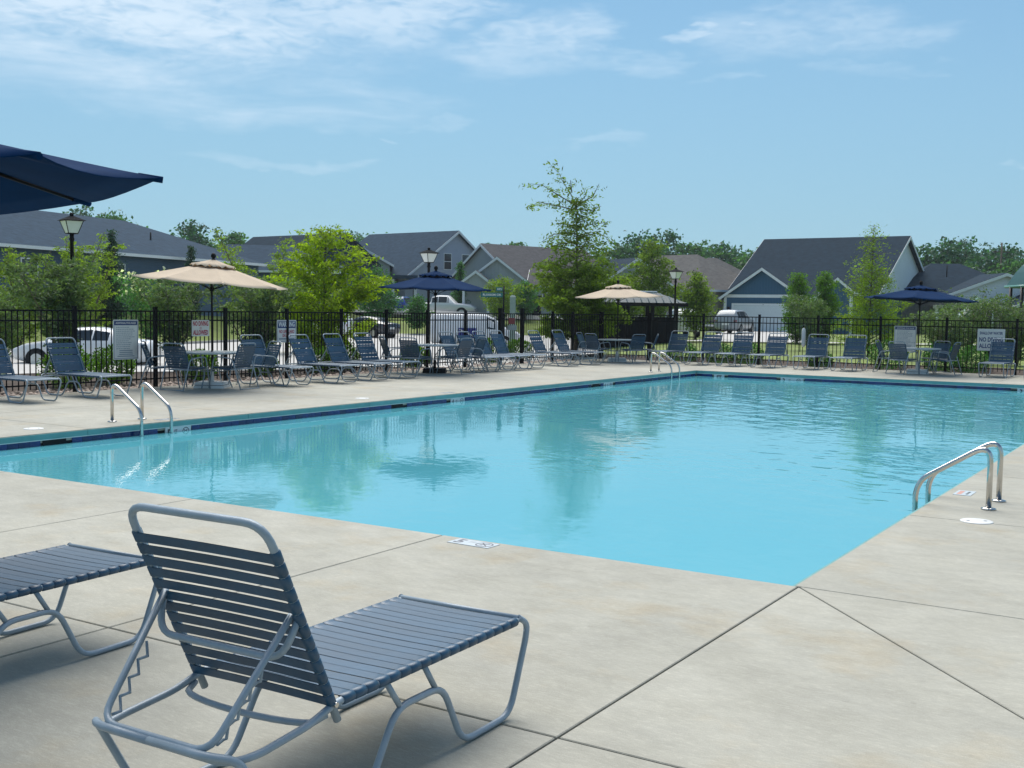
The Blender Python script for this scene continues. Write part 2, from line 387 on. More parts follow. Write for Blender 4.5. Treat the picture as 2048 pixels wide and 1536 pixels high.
def drape(name, poly_ud, mat, lift=0.05, step=1.2, kind='structure'):
    """a paved sheet laid over the terrain: polygon given in site coordinates"""
    us = [q[0] for q in poly_ud]; ds = [q[1] for q in poly_ud]
    def inside(u, d):
        c = False; n = len(poly_ud)
        for i in range(n):
            (x1, y1), (x2, y2) = poly_ud[i], poly_ud[(i+1) % n]
            if (y1 > d) != (y2 > d) and u < (x2-x1)*(d-y1)/(y2-y1)+x1: c = not c
        return c
    # scanline strips between the polygon sides keep clean edges
    vs = []; fs = []
    dd = np.arange(min(ds), max(ds)+step*.5, step)
    prev = None
    for d in dd:
        d = min(max(d, min(ds)+1e-3), max(ds)-1e-3)
        xs = []
        n = len(poly_ud)
        for i in range(n):
            (x1, y1), (x2, y2) = poly_ud[i], poly_ud[(i+1) % n]
            if (y1 > d) != (y2 > d): xs.append((x2-x1)*(d-y1)/(y2-y1)+x1)
        a, b = min(xs), max(xs); row = []
        K = 24
        for k in range(K+1):
            u = a+(b-a)*k/K; x, y = site(u, d); row.append(len(vs)); vs.append((x, y, ground_xy(x, y)+lift))
        if prev:
            for k in range(K): fs.append((prev[k], prev[k+1], row[k+1], row[k]))
        prev = row
    m = MB(); m.add(vs, fs, True); o = m.build(name, mat); tag(o, kind=kind); return o
drape('car_park', [(-24, 31.5), (3.2, 31.5), (4.5, 60), (4.5, 88), (-11.5, 88), (-15.5, 66), (-18.5, 57), (-23.5, 44)], M_PAVE, 0.06)
drape('street', [(-40, 95.5), (30, 95.0), (30, 100.5), (-40, 101.5)], M_PAVE, 0.07)
drape('driveway', [(10.2, 62.8), (17.0, 62.8), (24.2, 96.8), (18.4, 96.8)], M_PAVE, 0.06)
drape('pavement', [(8, 60.4), (46, 60.4), (46, 62.2), (8, 62.2)], M_PAVE, 0.075)
def kerb(name, pts):
    m = MB(); P = []
    for (a, b) in zip(pts[:-1], pts[1:]):
        n = max(2, int(math.hypot(b[0]-a[0], b[1]-a[1])/1.5))
        for k in range(n): P.append((a[0]+(b[0]-a[0])*k/n, a[1]+(b[1]-a[1])*k/n))
    P.append(pts[-1]); vs = []; fs = []
    for (u, d) in P:
        x, y = site(u, d); z = ground_xy(x, y)
        x2, y2 = site(u-.11, d+.05); vs += [(x, y, z-.1), (x, y, z+.19), (x2, y2, z+.19), (x2, y2, z-.1)]
    for i in range(len(P)-1):
        for k in range(4): fs.append((i*4+k, i*4+(k+1) % 4, i*4+4+(k+1) % 4, i*4+4+k))
    m.add(vs, fs); tag(m.build(name, M_KERB), kind='structure')
kerb('kerb', [(-23.5, 44), (-18.5, 57), (-15.5, 66), (-11.5, 88)])

# planting bed between deck and car park
m = MB(); bv = []; bf = []
ys = np.arange(0, 30.1, 1.0); xs = [-20.4, -19, -17.8, -16.6, -15.62]
for y in ys:
    for x in xs: bv.append((x, y, max(ground_xy(x, y)+.06, -0.6)+ (0.03 if x > -17 else 0)))
for j in range(len(ys)-1):
    for i in range(len(xs)-1): a = j*len(xs)+i; bf.append((a, a+1, a+len(xs)+1, a+len(xs)))
m.add(bv, bf, True); tag(m.build('planting_bed', M_MULCH), kind='structure')
m = MB(); bv = []; bf = []
xs = np.arange(-15.6, 8, 1.0); ys = [27.46, 28.2, 29.0, 29.9]
for y in ys:
    for x in xs: bv.append((x, y, ground_xy(x, y)+.06+.05*math.sin(x*1.3)**2))
for j in range(len(ys)-1):
    for i in range(len(xs)-1): a = j*len(xs)+i; bf.append((a, a+1, a+len(xs)+1, a+len(xs)))
m.add(bv, bf, True); tag(m.build('mulch_bed', M_MULCH), kind='structure')

# ------------------------------------------------------------------ pool deck of cast slabs
deck = thing('pool_deck', None, None); tag(deck, kind='structure')
GAP = 0.006
def slab(poly, z1=0.0):
    # shrink towards the joint lines by half a gap
    n = len(poly); out = []
    cxm = sum(p[0] for p in poly)/n; cym = sum(p[1] for p in poly)/n
    for i in range(n):
        a, b, c = Vector(poly[i-1]), Vector(poly[i]), Vector(poly[(i+1) % n])
        e1 = (b-a).normalized(); e2 = (c-b).normalized()
        n1 = Vector((-e1.y, e1.x)); n2 = Vector((-e2.y, e2.x))
        # offset both edges inwards and intersect
        p1 = b + n1*GAP; p2 = b + n2*GAP
        den = e1.x*e2.y - e1.y*e2.x
        if abs(den) < 1e-6: out.append(tuple(p1)); continue
        t = ((p2.x-p1.x)*e2.y - (p2.y-p1.y)*e2.x)/den; q = p1 + e1*t; out.append((q.x, q.y))
    m = MB(); k = n
    ch = 0.004
    def inset(pts, d):
        res = []
        for i in range(n):
            a, b, c = Vector(pts[i-1]), Vector(pts[i]), Vector(pts[(i+1) % n])
            e1 = (b-a).normalized(); e2 = (c-b).normalized(); n1 = Vector((-e1.y, e1.x)); n2 = Vector((-e2.y, e2.x))
            p1 = b+n1*d; p2 = b+n2*d; den = e1.x*e2.y-e1.y*e2.x
            if abs(den) < 1e-6: res.append(tuple(p1)); continue
            t = ((p2.x-p1.x)*e2.y-(p2.y-p1.y)*e2.x)/den; q = p1+e1*t; res.append((q.x, q.y))
        return res
    top = inset(out, ch)
    vs = [(x, y, -0.12) for x, y in out] + [(x, y, z1-ch) for x, y in out] + [(x, y, z1) for x, y in top]
    fs = [tuple(range(2*k, 3*k))] + [(i, (i+1) % k, k+(i+1) % k, k+i) for i in range(k)] + [(k+i, k+(i+1) % k, 2*k+(i+1) % k, 2*k+i) for i in range(k)]
    m.add(vs, fs); m.build('slab', M_CONC, deck)
XW = -POOL_W
LIP = 0.03
def rect(x0, x1, y0, y1): slab([(x0, y0), (x1, y0), (x1, y1), (x0, y1)])
# near side (rows towards the camera)
XS = [-15.62, -13.0, XW, -7.75, -5.17, -2.585, 0.03, 2.63, 5.25, 7.9]
YR = [-11.6, -8.7, -5.8, -2.91, 0.0]
for j in range(len(YR)-1):
    for i in range(len(XS)-1):
        x0, x1, y0, y1 = XS[i], XS[i+1], YR[j], YR[j+1]
        if j == 3 and i == 6:      # slab split by the diagonal crack-control joint at the pool corner
            slab([(x0, y1), (x0, y0), (x1, y0)]); slab([(x0, y1), (x1, y0), (x1, y1)])
        else: rect(x0, x1, y0, y1)
YL = [0.0, 2.92, 5.8, 8.7, 11.6, 14.5, 17.4, 20.3, POOL_L, 25.2, 27.46]
for j in range(len(YL)-1):
    rect(-15.62, -13.0, YL[j], YL[j+1])
    if YL[j+1] <= POOL_L+.01:
        rect(-13.0, XW, YL[j], YL[j+1]); rect(0.03 if False else 0.0, 2.63, YL[j], YL[j+1])
    else:
        for i in range(1, 7): rect(XS[i], XS[i+1], YL[j], YL[j+1])
    rect(2.63, 5.25, YL[j], YL[j+1]); rect(5.25, 7.9, YL[j], YL[j+1])
m = MB()
m.box(-15.6, XW-.32, -11.5, 27.44, -0.15, -0.121); m.box(.32, 7.88, -11.5, 27.44, -0.15, -0.121)
m.box(XW-.32, .32, -11.5, -.32, -0.15, -0.121); m.box(XW-.32, .32, POOL_L+.32, 27.44, -0.15, -0.121)
m.build('joint_bed', M_DARK, deck)

# ------------------------------------------------------------------ pool shell, coping, tile band, water
WZ = -0.155
pool = thing('swimming_pool', None, None); tag(pool, kind='structure')
m = MB()
Zd, Zs = -1.55, -1.10
a = [(XW, 0, Zd), (0, 0, Zd), (0, POOL_L, Zs), (XW, POOL_L, Zs)]; t_ = [(XW, 0, -.235), (0, 0, -.235), (0, POOL_L, -.235), (XW, POOL_L, -.235)]
m.add(a+t_, [(0, 1, 2, 3), (4, 5, 1, 0), (5, 6, 2, 1), (6, 7, 3, 2), (7, 4, 0, 3)])
m.build('pool_shell', M_PLASTER, pool)
# outer body under coping, so nothing shows through the joints
m = MB()
e = .30
m.box(XW-e, XW-.012, -e, POOL_L+e, -.26, -.122); m.box(.012, e, -e, POOL_L+e, -.26, -.122); m.box(XW-.011, .011, -e, -.012, -.26, -.122); m.box(XW-.011, .011, POOL_L+.012, POOL_L+e, -.26, -.122)
m.build('bond_beam', M_DARK, pool)
# coping nose pieces
cm = {}
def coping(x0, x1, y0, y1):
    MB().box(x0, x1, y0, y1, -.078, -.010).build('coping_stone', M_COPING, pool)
n = 8; L = POOL_L/n
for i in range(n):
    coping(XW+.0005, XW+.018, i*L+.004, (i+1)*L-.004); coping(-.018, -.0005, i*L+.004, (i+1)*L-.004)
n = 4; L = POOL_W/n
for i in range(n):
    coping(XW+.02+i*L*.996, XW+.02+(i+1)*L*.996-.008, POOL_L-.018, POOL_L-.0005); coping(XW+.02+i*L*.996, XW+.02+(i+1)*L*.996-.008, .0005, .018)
m = MB()
m.box(XW+.001, XW+.010, .01, POOL_L-.01, -.0885, -.0785); m.box(-.010, -.001, .01, POOL_L-.01, -.0885, -.0785)
m.box(XW+.011, -.011, POOL_L-.010, POOL_L-.001, -.0885, -.0785); m.box(XW+.011, -.011, .001, .010, -.0885, -.0785)
m.build('grout_strip', M_GROUT, pool)
# 15 cm tiles (one shared mesh per orientation)
T = 0.1525
tx = MB().box(-.004, .004, -T/2+.0015, T/2-.0015, -.24, -.089, taper=0.0).mesh('tile')
ty = MB().box(-T/2+.0015, T/2-.0015, -.004, .004, -.24, -.089).mesh('tile')
tx.materials.append(M_TILE); ty.materials.append(M_TILE)
skips = {'L': [(2.37, .34), (9.35, .34), (16.9, .34)], 'LM': [(4.36, .46), (11.23, .46), (17.5, .46)], 'FM': [(-9.6, .3), (-7.55, .62), (-1.72, .62)]}
def skip(lst, v): return any(abs(v-c) < w/2+T*.45 for c, w in lst)
tb = MB()
for k in range(int(POOL_L/T)):
    y = T*(k+.5)+.03
    if not skip(skips['L']+skips['LM'], y):
        o = obj('tile', tx, None, pool); o.location = (XW+.004, y, 0)
    tb.box(-.008, -.0005, y-T/2+.0015, y+T/2-.0015, -.24, -.089)
for k in range(int(POOL_W/T)):
    x = XW+T*(k+.5)+.03
    if not skip(skips['FM'], x):
        o = obj('tile', ty, None, pool); o.location = (x, POOL_L-.004, 0)
    tb.box(x-T/2+.0015, x+T/2-.0015, .0005, .008, -.24, -.089)
tag(tb.build('tile_band', M_TILE, pool), kind='stuff')
for (y, w) in skips['L']:
    MB().box(XW-.20, XW+.002, y-w/2, y+w/2, -.24, -.089).build('skimmer_mouth', M_DARK, pool)
M_INK = pmat('black_ink', (0.012, 0.014, 0.02), .5, var=.1)
M_RED = pmat('red_ink', (0.42, 0.012, 0.05), .5, var=.05)
M_NAVY = pmat('navy_ink', (0.012, 0.035, 0.16), .5, var=.05)
M_TWHITE = pmat('white_glazed_tile', (0.66, 0.68, 0.68), .2, var=.05, scale=10)
def ring(m, r, w, z=0, seg=20, c=(0, 0)):
    vs = []; fs = []
    for k in range(seg):
        a = 2*PI*k/seg
        vs += [(c[0]+(r-w)*math.cos(a), c[1]+(r-w)*math.sin(a), z), (c[0]+r*math.cos(a), c[1]+r*math.sin(a), z)]
    for k in range(seg): j = (k+1) % seg; fs.append((2*k, 2*k+1, 2*j+1, 2*j))
    m.add(vs, fs)
def nodive(m, c, r, z):
    ring(m, r, r*.17, z, 20, c)
    for (x0, y0, x1, y1, w) in [(-.62, .62, .62, -.62, .16), (-.5, -.1, .1, .15, .16), (.1, .15, .42, .5, .2), (-.45, -.45, .0, -.35, .12)]:
        d = Vector((x1-x0, y1-y0)).normalized(); nn = Vector((-d.y, d.x))*w/2
        m.add([(c[0]+r*(x0+nn.x), c[1]+r*(y0+nn.y), z), (c[0]+r*(x0-nn.x), c[1]+r*(y0-nn.y), z), (c[0]+r*(x1-nn.x), c[1]+r*(y1-nn.y), z), (c[0]+r*(x1+nn.x), c[1]+r*(y1+nn.y), z)], [(0, 1, 2, 3)])
def wall_marker(M, w, txt, sym, label):
    """depth marker tile: local x right, y up, z out of the wall"""
    t = thing('depth_marker', label, 'marker')
    t.matrix_world = M
    MB().box(-w/2, w/2, -.075, .075, -.012, .004).build('plate', M_TWHITE, t)
    if txt: text_part(txt, 'numeral', .135, M_INK, t, Matrix.Translation((-w*.36 if sym else 0, -.002, .0055)), .006)
    if txt and sym: text_part('FT', 'unit', .05, M_INK, t, Matrix.Translation((-w*.10, .02, .0055)), .001)
    if sym:
        m = MB(); nodive(m, (w*.29, 0), .062, .0055); m.build('no_diving_symbol', M_INK, t)
ML = Matrix.Rotation(PI/2, 4, 'Z') @ Matrix.Rotation(PI/2, 4, 'X')      # faces +X
MF = Matrix.Rotation(PI/2, 4, 'X')                                      # faces -Y
wall_marker(Matrix.Translation((XW+.006, 4.36, -.165)) @ ML, .46, '5', True, 'white 5 FT depth tile on the pool wall beside the ladder near the rules sign')
wall_marker(Matrix.Translation((XW+.006, 11.23, -.165)) @ ML, .46, '4', True, 'white 4 FT depth tile midway along the long pool wall')
wall_marker(Matrix.Translation((XW+.006, 17.5, -.165)) @ ML, .46, '4', True, 'small white depth tile on the long pool wall near the far corner ladder')
wall_marker(Matrix.Translation((-9.6, POOL_L-.006, -.165)) @ MF, .3, 'FT', False, 'small white tile on the short pool wall close to the corner')
wall_marker(Matrix.Translation((-7.55, POOL_L-.006, -.165)) @ MF, .62, '3', True, 'white 3 FT no diving tile on the short pool wall below the lounge chairs')
wall_marker(Matrix.Translation((-1.72, POOL_L-.006, -.165)) @ MF, .62, '3', True, 'white 3 FT tile on the short pool wall below the shallow water sign')
def deck_marker(x, y, rz, w, h, txt, label, red=False):
    t = thing('deck_marker', label, 'marker', (x, y, .0025), rz)
    MB().box(-w/2, w/2, -h/2, h/2, -.004, .002).build('plate', M_TWHITE, t)
    if red:
        MB().box(-w*.36, w*.36, h*.08, h*.34, .0021, .0027).build('red_panel', pmat('faded_red', (.55, .28, .22), .6), t)
        text_part('NO DIVING', 'lettering', h*.2, M_INK, t, Matrix.Translation((0, -h*.22, .003)), .001, w*.6)
    else:
        text_part(txt, 'numeral', h*.95, pmat('grey_ink', (.13, .14, .17), .6), t, Matrix.Translation((-w*.33, 0, .003)), .004)
        text_part('FT', 'unit', h*.3, pmat('faded_ink', (.4, .4, .38), .6), t, Matrix.Translation((-w*.06, h*.1, .003)))
        m = MB(); nodive(m, (w*.27, 0), h*.42, .003); m.build('no_diving_symbol', pmat('grey_ink', (.13, .14, .17), .6), t)
deck_marker(-2.24, -.125, -.03, .345, .155, '5', 'white 5 FT no diving plate set in the deck beside the large lounge chair')
deck_marker(.16, 4.41, PI/2, .30, .155, '', 'white and red NO DIVING plate in the deck beside the steel ladder rails', red=True)
deck_marker(-10.52, 4.36, PI/2, .345, .155, '5', 'white depth plate lying flat on the deck above the ladder by the rules sign')
deck_marker(-10.52, 11.23, PI/2, .345, .155, '4', 'white depth plate lying flat on the deck midway along the long pool edge')
def lid(x, y, label):
    t = thing('skimmer_lid', label, 'lid', (x, y, 0.001), 0, 'round skimmer lids in the deck')
    MB().lathe([(.125, -.004), (.125, .003), (.118, .006)], seg=28).build('cover', M_WHITE, t)
    for sg in (1, -1): MB().lathe([(.014, .0061), (.014, .0075)], .06*sg, .03*sg, 10).build('screw_hole', pmat('lid_grey', (.25, .27, .3), .6), t)
lid(.52, 2.95, 'round white skimmer lid in the deck beside the steel rails at the long free edge')
lid(-10.82, 2.45, 'round white skimmer lid in the deck beside the ladder near the rules sign')
lid(-10.83, 9.05, 'round white skimmer lid in the deck in front of the tan umbrella table')
# rippled surface: many small wave trains, stronger where the breeze reaches
def water_mesh():
    st_ = .032
    nx, ny = int(POOL_W/st_), int(POOL_L/st_)
    X, Y = np.meshgrid(np.linspace(XW+.001, -.001, nx), np.linspace(.001, POOL_L-.001, ny)); Z = np.zeros_like(X); rg = np.random.default_rng(12)
    def field(k, n, seed):
        r = np.random.default_rng(seed); F = np.zeros_like(X)
        for i in range(n):
            a = r.random()*2*PI; q = k*(.6+.8*r.random()); F += np.sin(q*(X*math.cos(a)+Y*math.sin(a))+r.random()*6.28)
        return F/math.sqrt(n/2)
    calm = np.clip((Y + .35*(X+10) + 1.3*field(.9, 8, 5) - 2.0)/7.0, 0, 1); calm = calm*calm*(3-2*calm)
    gust = np.clip(.62+.38*field(.55, 8, 6), .12, 1.3)
    side = np.clip(1-np.clip((-5.5-X)/4.5, 0, 1)*np.clip((9-Y)/7, 0, 1)*.75, 0, 1)
    amp = (.16+.84*calm)*gust*side
    for i in range(90):
        lam = .13*(1.1/.13)**(rg.random()**1.3); k = 2*PI/lam; a = R(215)+rg.normal()*.75 + (PI if rg.random() < .3 else 0)
        slope = .0050 if lam < .5 else .0032
        Z += (slope/k)*np.sin(k*(X*math.cos(a)+Y*math.sin(a))+rg.random()*6.28 + .5*np.sin(.8*X+.6*Y+i))
    Z = Z*amp + WZ
    n = nx*ny; me = bpy.data.meshes.new('water'); co = np.stack([X, Y, Z], -1).reshape(-1); me.vertices.add(n); me.vertices.foreach_set('co', co)
    j, i = np.meshgrid(np.arange(ny-1), np.arange(nx-1), indexing='ij'); q = (j*nx+i).reshape(-1)
    F = np.stack([q, q+1, q+nx+1, q+nx], -1).astype(np.int32); me.loops.add(F.size); me.loops.foreach_set('vertex_index', F.reshape(-1))
    me.polygons.add(len(F)); me.polygons.foreach_set('loop_start', np.arange(0, F.size, 4, dtype=np.int32)); me.polygons.foreach_set('loop_total', np.full(len(F), 4, dtype=np.int32)); me.polygons.foreach_set('use_smooth', np.ones(len(F), dtype=bool)); me.update(calc_edges=True)
    return me
tag(obj('water', water_mesh(), M_WATER), kind='structure')

# ------------------------------------------------------------------ pool ladders
# low profile rails: 0.5 m in from the edge, dipping over the coping
def ladder(x, y, rz, label, h=.565):
    t = thing('pool_ladder', label, 'ladder', (x, y, 0), rz, 'pool ladders')
    for s in (-1, 1):
        yy = s*.255
        p = fillet([(-.50, yy, .0), (-.50, yy, h), (.05, yy, .215), (.10, yy, .10), (.10, yy, -1.0)], .17, 8)
        r = MB().tube(p, .0235, 14).build('handrail', M_STEEL, t)
        MB().lathe([(.062, .0), (.062, .012), (.032, .020)], -.50, yy, 20).build('flange', M_STEEL, r)
    for z in (-.35, -.65, -.95):
        MB().box(.05, .14, -.26, .26, z-.015, z+.015).build('tread', M_STEEL, t)
ladder(0, 3.86, PI, 'stainless steel pool ladder beside the red and white deck plate')
ladder(XW, 3.90, 0, 'stainless steel pool ladder by the 5 FT wall tile, before the rules sign')
ladder(XW, 21.2, 0, 'stainless steel pool ladder at the far pool corner near the dark kiosk')

# ------------------------------------------------------------------ black picket fences
FH = 1.50
pk_m = {}
def fence(name, label, posts, axis_, const, gates=()):
    """posts: ordered positions along the axis"""
    t = thing(name, label, 'fence')
    def P(a, off, z): return (const+off, a, z) if axis_ == 'y' else (a, const+off, z)
    def bx(m, a0, a1, w, z0, z1):
        if axis_ == 'y': m.box(const-w/2, const+w/2, a0, a1, z0, z1)
        else: m.box(a0, a1, const-w/2, const+w/2, z0, z1)
        return m
    pm = MB().box(-.032, .032, -.032, .032, -.25, FH+.05)
    pm.box(-.037, .037, -.037, .037, FH+.0502, FH+.066, taper=.004)
    pm = pm.mesh('post'); pm.materials.append(M_BLACK)
    km = MB().box(-.008, .008, -.008, .008, .075, FH-.02).mesh('picket'); km.materials.append(M_BLACK)
    for a in posts:
        o = obj('post', pm, None, t); o.location = P(a, 0, 0)
        if a in gates: o.scale = (1.5, 1.5, 1.05)
    for a0, a1 in zip(posts[:-1], posts[1:]):
        for z in (FH-.02, FH-.20, .155):
            bx(MB(), a0+.033, a1-.033, .028, z-.014, z+.014).build('rail', M_BLACK, t)
        n = max(1, int(round((a1-a0)/.1145)))
        for k in range(1, n):
            o = obj('picket', km, None, t); o.location = P(a0+(a1-a0)*k/n, 0, 0)
    return t
fence('pool_fence', 'black picket fence along the planting bed, carrying the WARNING and NO DIVING signs',
      [3.04, 4.89, 6.74, 8.59, 10.44, 12.29, 14.14, 15.86, 17.59, 19.36, 21.15, 22.36, 24.18, 25.47, 27.40], 'y', -15.70, gates=(21.15, 22.36))
fence('pool_fence', 'black metal picket fence behind the row of chairs, carrying the shallow water sign',
      [-13.85, -12.0, -10.15, -8.30, -6.45, -4.60, -2.75, -0.9, .95, 2.8], 'x', 27.40)
fence('pool_fence', 'short corner bay of black picket fence in front of the dark kiosk', [-15.62, -13.92], 'x', 27.40)

# ------------------------------------------------------------------ signs
def sign(label, M, w, h, fn):
    t = thing('pool_sign', label, 'sign'); t.matrix_world = M
    m = MB(); r = .02
    poly = []
    for (cx_, cy_, a0) in ((w/2-r, h/2-r, 0), (-w/2+r, h/2-r, 90), (-w/2+r, -h/2+r, 180), (w/2-r, -h/2+r, 270)):
        for k in range(4): a = R(a0+30*k); poly.append((cx_+r*math.cos(a), cy_+r*math.sin(a)))
    m.prism(poly, -.006, .0); m.build('panel', M_WHITE, t); fn(t, w, h)
    return t
def border(t, w, h, mat, d=.018, th=.007):
    m = MB()
    for (x0, x1, y0, y1) in ((-w/2+d, w/2-d, h/2-d-th, h/2-d), (-w/2+d, w/2-d, -h/2+d, -h/2+d+th), (-w/2+d, -w/2+d+th, -h/2+d+th, h/2-d-th), (w/2-d-th, w/2-d, -h/2+d+th, h/2-d-th)):
        m.box(x0, x1, y0, y1, .0002, .0012)
    m.build('border', mat, t)
def band(t, x0, x1, y0, y1, mat): MB().box(x0, x1, y0, y1, .0002, .0014).build('header_band', mat, t)
def rules(t, w, h):
    border(t, w, h, M_NAVY); band(t, -w/2+.028, w/2-.028, h/2-.105, h/2-.028, M_NAVY)
    text_part('ADDITIONAL POOL RULES', 'heading', .05, M_WHITE, t, Matrix.Translation((0, h/2-.066, .0018)), .0015, w*.8)
    rg = random.Random(4); m = MB(); y = h/2-.145
    while y > -h/2+.20:       # rows of small print too fine to read
        ww = w*rg.uniform(.42, .78); x = -w*.38
        while x < -w*.38+ww:
            k = rg.uniform(.02, .055); m.box(x, x+k, y-.0055, y+.0055, .0002, .001); x += k+.010
        y -= .037
    for k in range(4):
        ww = w*rg.uniform(.5, .76); m.box(-ww/2, ww/2, y-.008, y+.008, .0002, .001); y -= .036
    m.build('small_print', pmat('print_grey', (.22, .27, .33), .6), t)
def nodiv(t, w, h):
    text_part('NO DIVING', 'lettering', .13, M_RED, t, Matrix.Translation((0, h*.27, .0015)), .005, w*.88)
    text_part('ALLOWED', 'lettering', .13, M_RED, t, Matrix.Translation((0, -h*.28, .0015)), .005, w*.86)
    m = MB(); nodive(m, (0, 0), .028, .0015); m.build('no_diving_symbol', M_RED, t)
def warn(t, w, h):
    border(t, w, h, M_NAVY); band(t, -w/2+.03, w/2-.03, h*.14, h/2-.03, M_NAVY)
    text_part('WARNING', 'heading', .15, M_WHITE, t, Matrix.Translation((0, h*.30, .0018)), .006, w*.84)
    text_part('NO LIFEGUARD', 'lettering', .10, M_RED, t, Matrix.Translation((0, -h*.02, .0015)), .003, w*.78)
    text_part('ON DUTY', 'lettering', .10, M_RED, t, Matrix.Translation((0, -h*.20, .0015)), .003, w*.46)
    MB().box(-w*.4, w*.4, -h*.37, -h*.31, .0002, .001).build('small_print', pmat('print_grey', (.22, .27, .33), .6), t)
def shallow(t, w, h):
    text_part('SHALLOW WATER', 'lettering', .11, M_NAVY, t, Matrix.Translation((0, h*.30, .0015)), .003, w*.84)
    text_part('NO DIVING', 'lettering', .17, M_NAVY, t, Matrix.Translation((0, .0, .0015)), .005, w*.86)
    text_part('ALLOWED', 'lettering', .17, M_NAVY, t, Matrix.Translation((0, -h*.29, .0015)), .005, w*.86)
def onL(y, z): return Matrix.Translation((-15.684, y, z)) @ ML
def onR(x, z): return Matrix.Translation((x, 27.380, z)) @ MF
sign('tall white ADDITIONAL POOL RULES sign with navy header on the fence by the planting bed', onL(7.87, .935), .59, .76, rules)
sign('square white sign with red NO DIVING ALLOWED lettering', onL(9.745, 1.14), .47, .33, nodiv)
sign('white sign with blue WARNING header and red NO LIFEGUARD ON DUTY', onL(12.27, 1.055), .62, .50, warn)
sign('tall white pool rules sign behind the navy umbrella table at the short end', onR(-5.74, .93), .62, .74, rules)
sign('white sign with navy SHALLOW WATER NO DIVING ALLOWED lettering', onR(-3.41, .96), .72, .61, shallow)

rt = thing('rescue_tube', 'white rescue tube hanging in a dark green bracket on the fence behind the lounge row', 'rescue tube', (-8.72, 27.33, 0))
MB().lathe([(.012, .60), (.05, .63), (.062, .70), (.062, 1.08), (.05, 1.15), (.012, 1.18)], seg=14).build('float', M_WHITE, rt)
MB().tube(fillet([(-.10, 0, .45), (-.10, 0, 1.26), (.10, 0, 1.26), (.10, 0, .45)], .09, 5), .012, 7).build('bracket', pmat('dark_green_bracket', (.01, .05, .035), .5), rt)
MB().tube([(0, 0, 1.17), (0, 0, 1.26)], .008, 6).build('strap', M_BLACK, rt)

# ------------------------------------------------------------------ strap lounge chairs
TR = .0124
def strap_mesh(hw, w, tr, narrow=.8):
    """a vinyl band wrapped round two side rails, hw = half distance between rail centres; local x across, y along, z normal"""
    m = MB()
    def ringpts(r):
        pts = []
        for k in range(7): a = -PI/2+PI*k/6; pts.append((hw+r*math.cos(a), r*math.sin(a)))
        for f in (.95, .85, .4, 0, -.4, -.85, -.95): pts.append((hw*f, (tr+.0042)*.80-.004*(1-f*f)))
        for k in range(7): a = PI/2+PI*k/6; pts.append((-hw+r*math.cos(a), r*math.sin(a)))
        for f in (-.95, -.85, -.4, 0, .4, .85, .95): pts.append((hw*f, (tr+.0042)*.80-.004*(1-f*f)-.0028))
        return pts
    vs = []
    for (yy, r) in ((-w/2, tr+.0008), (-w/2+.005, tr+.0058), (w/2-.005, tr+.0058), (w/2, tr+.0008)):
        pts = ringpts(r)
        for (x, z) in pts: vs.append((x, yy*(1 if abs(x) > hw-.004 else narrow), z))
    n = len(pts)
    fs = []
    for j in range(3):
        for i in range(n): fs.append((j*n+i, j*n+(i+1) % n, (j+1)*n+(i+1) % n, (j+1)*n+i))
    m.add(vs, fs, True); me = m.mesh('strap'); me.materials.append(M_STRAP); return me
HW = .295
S_SEAT = strap_mesh(HW, .0590, TR, .955)
S_BACK = strap_mesh(HW, .0450, TR, .80); S_BACK2 = strap_mesh(HW, .0458, TR, .93)
SJ = random.Random(3)
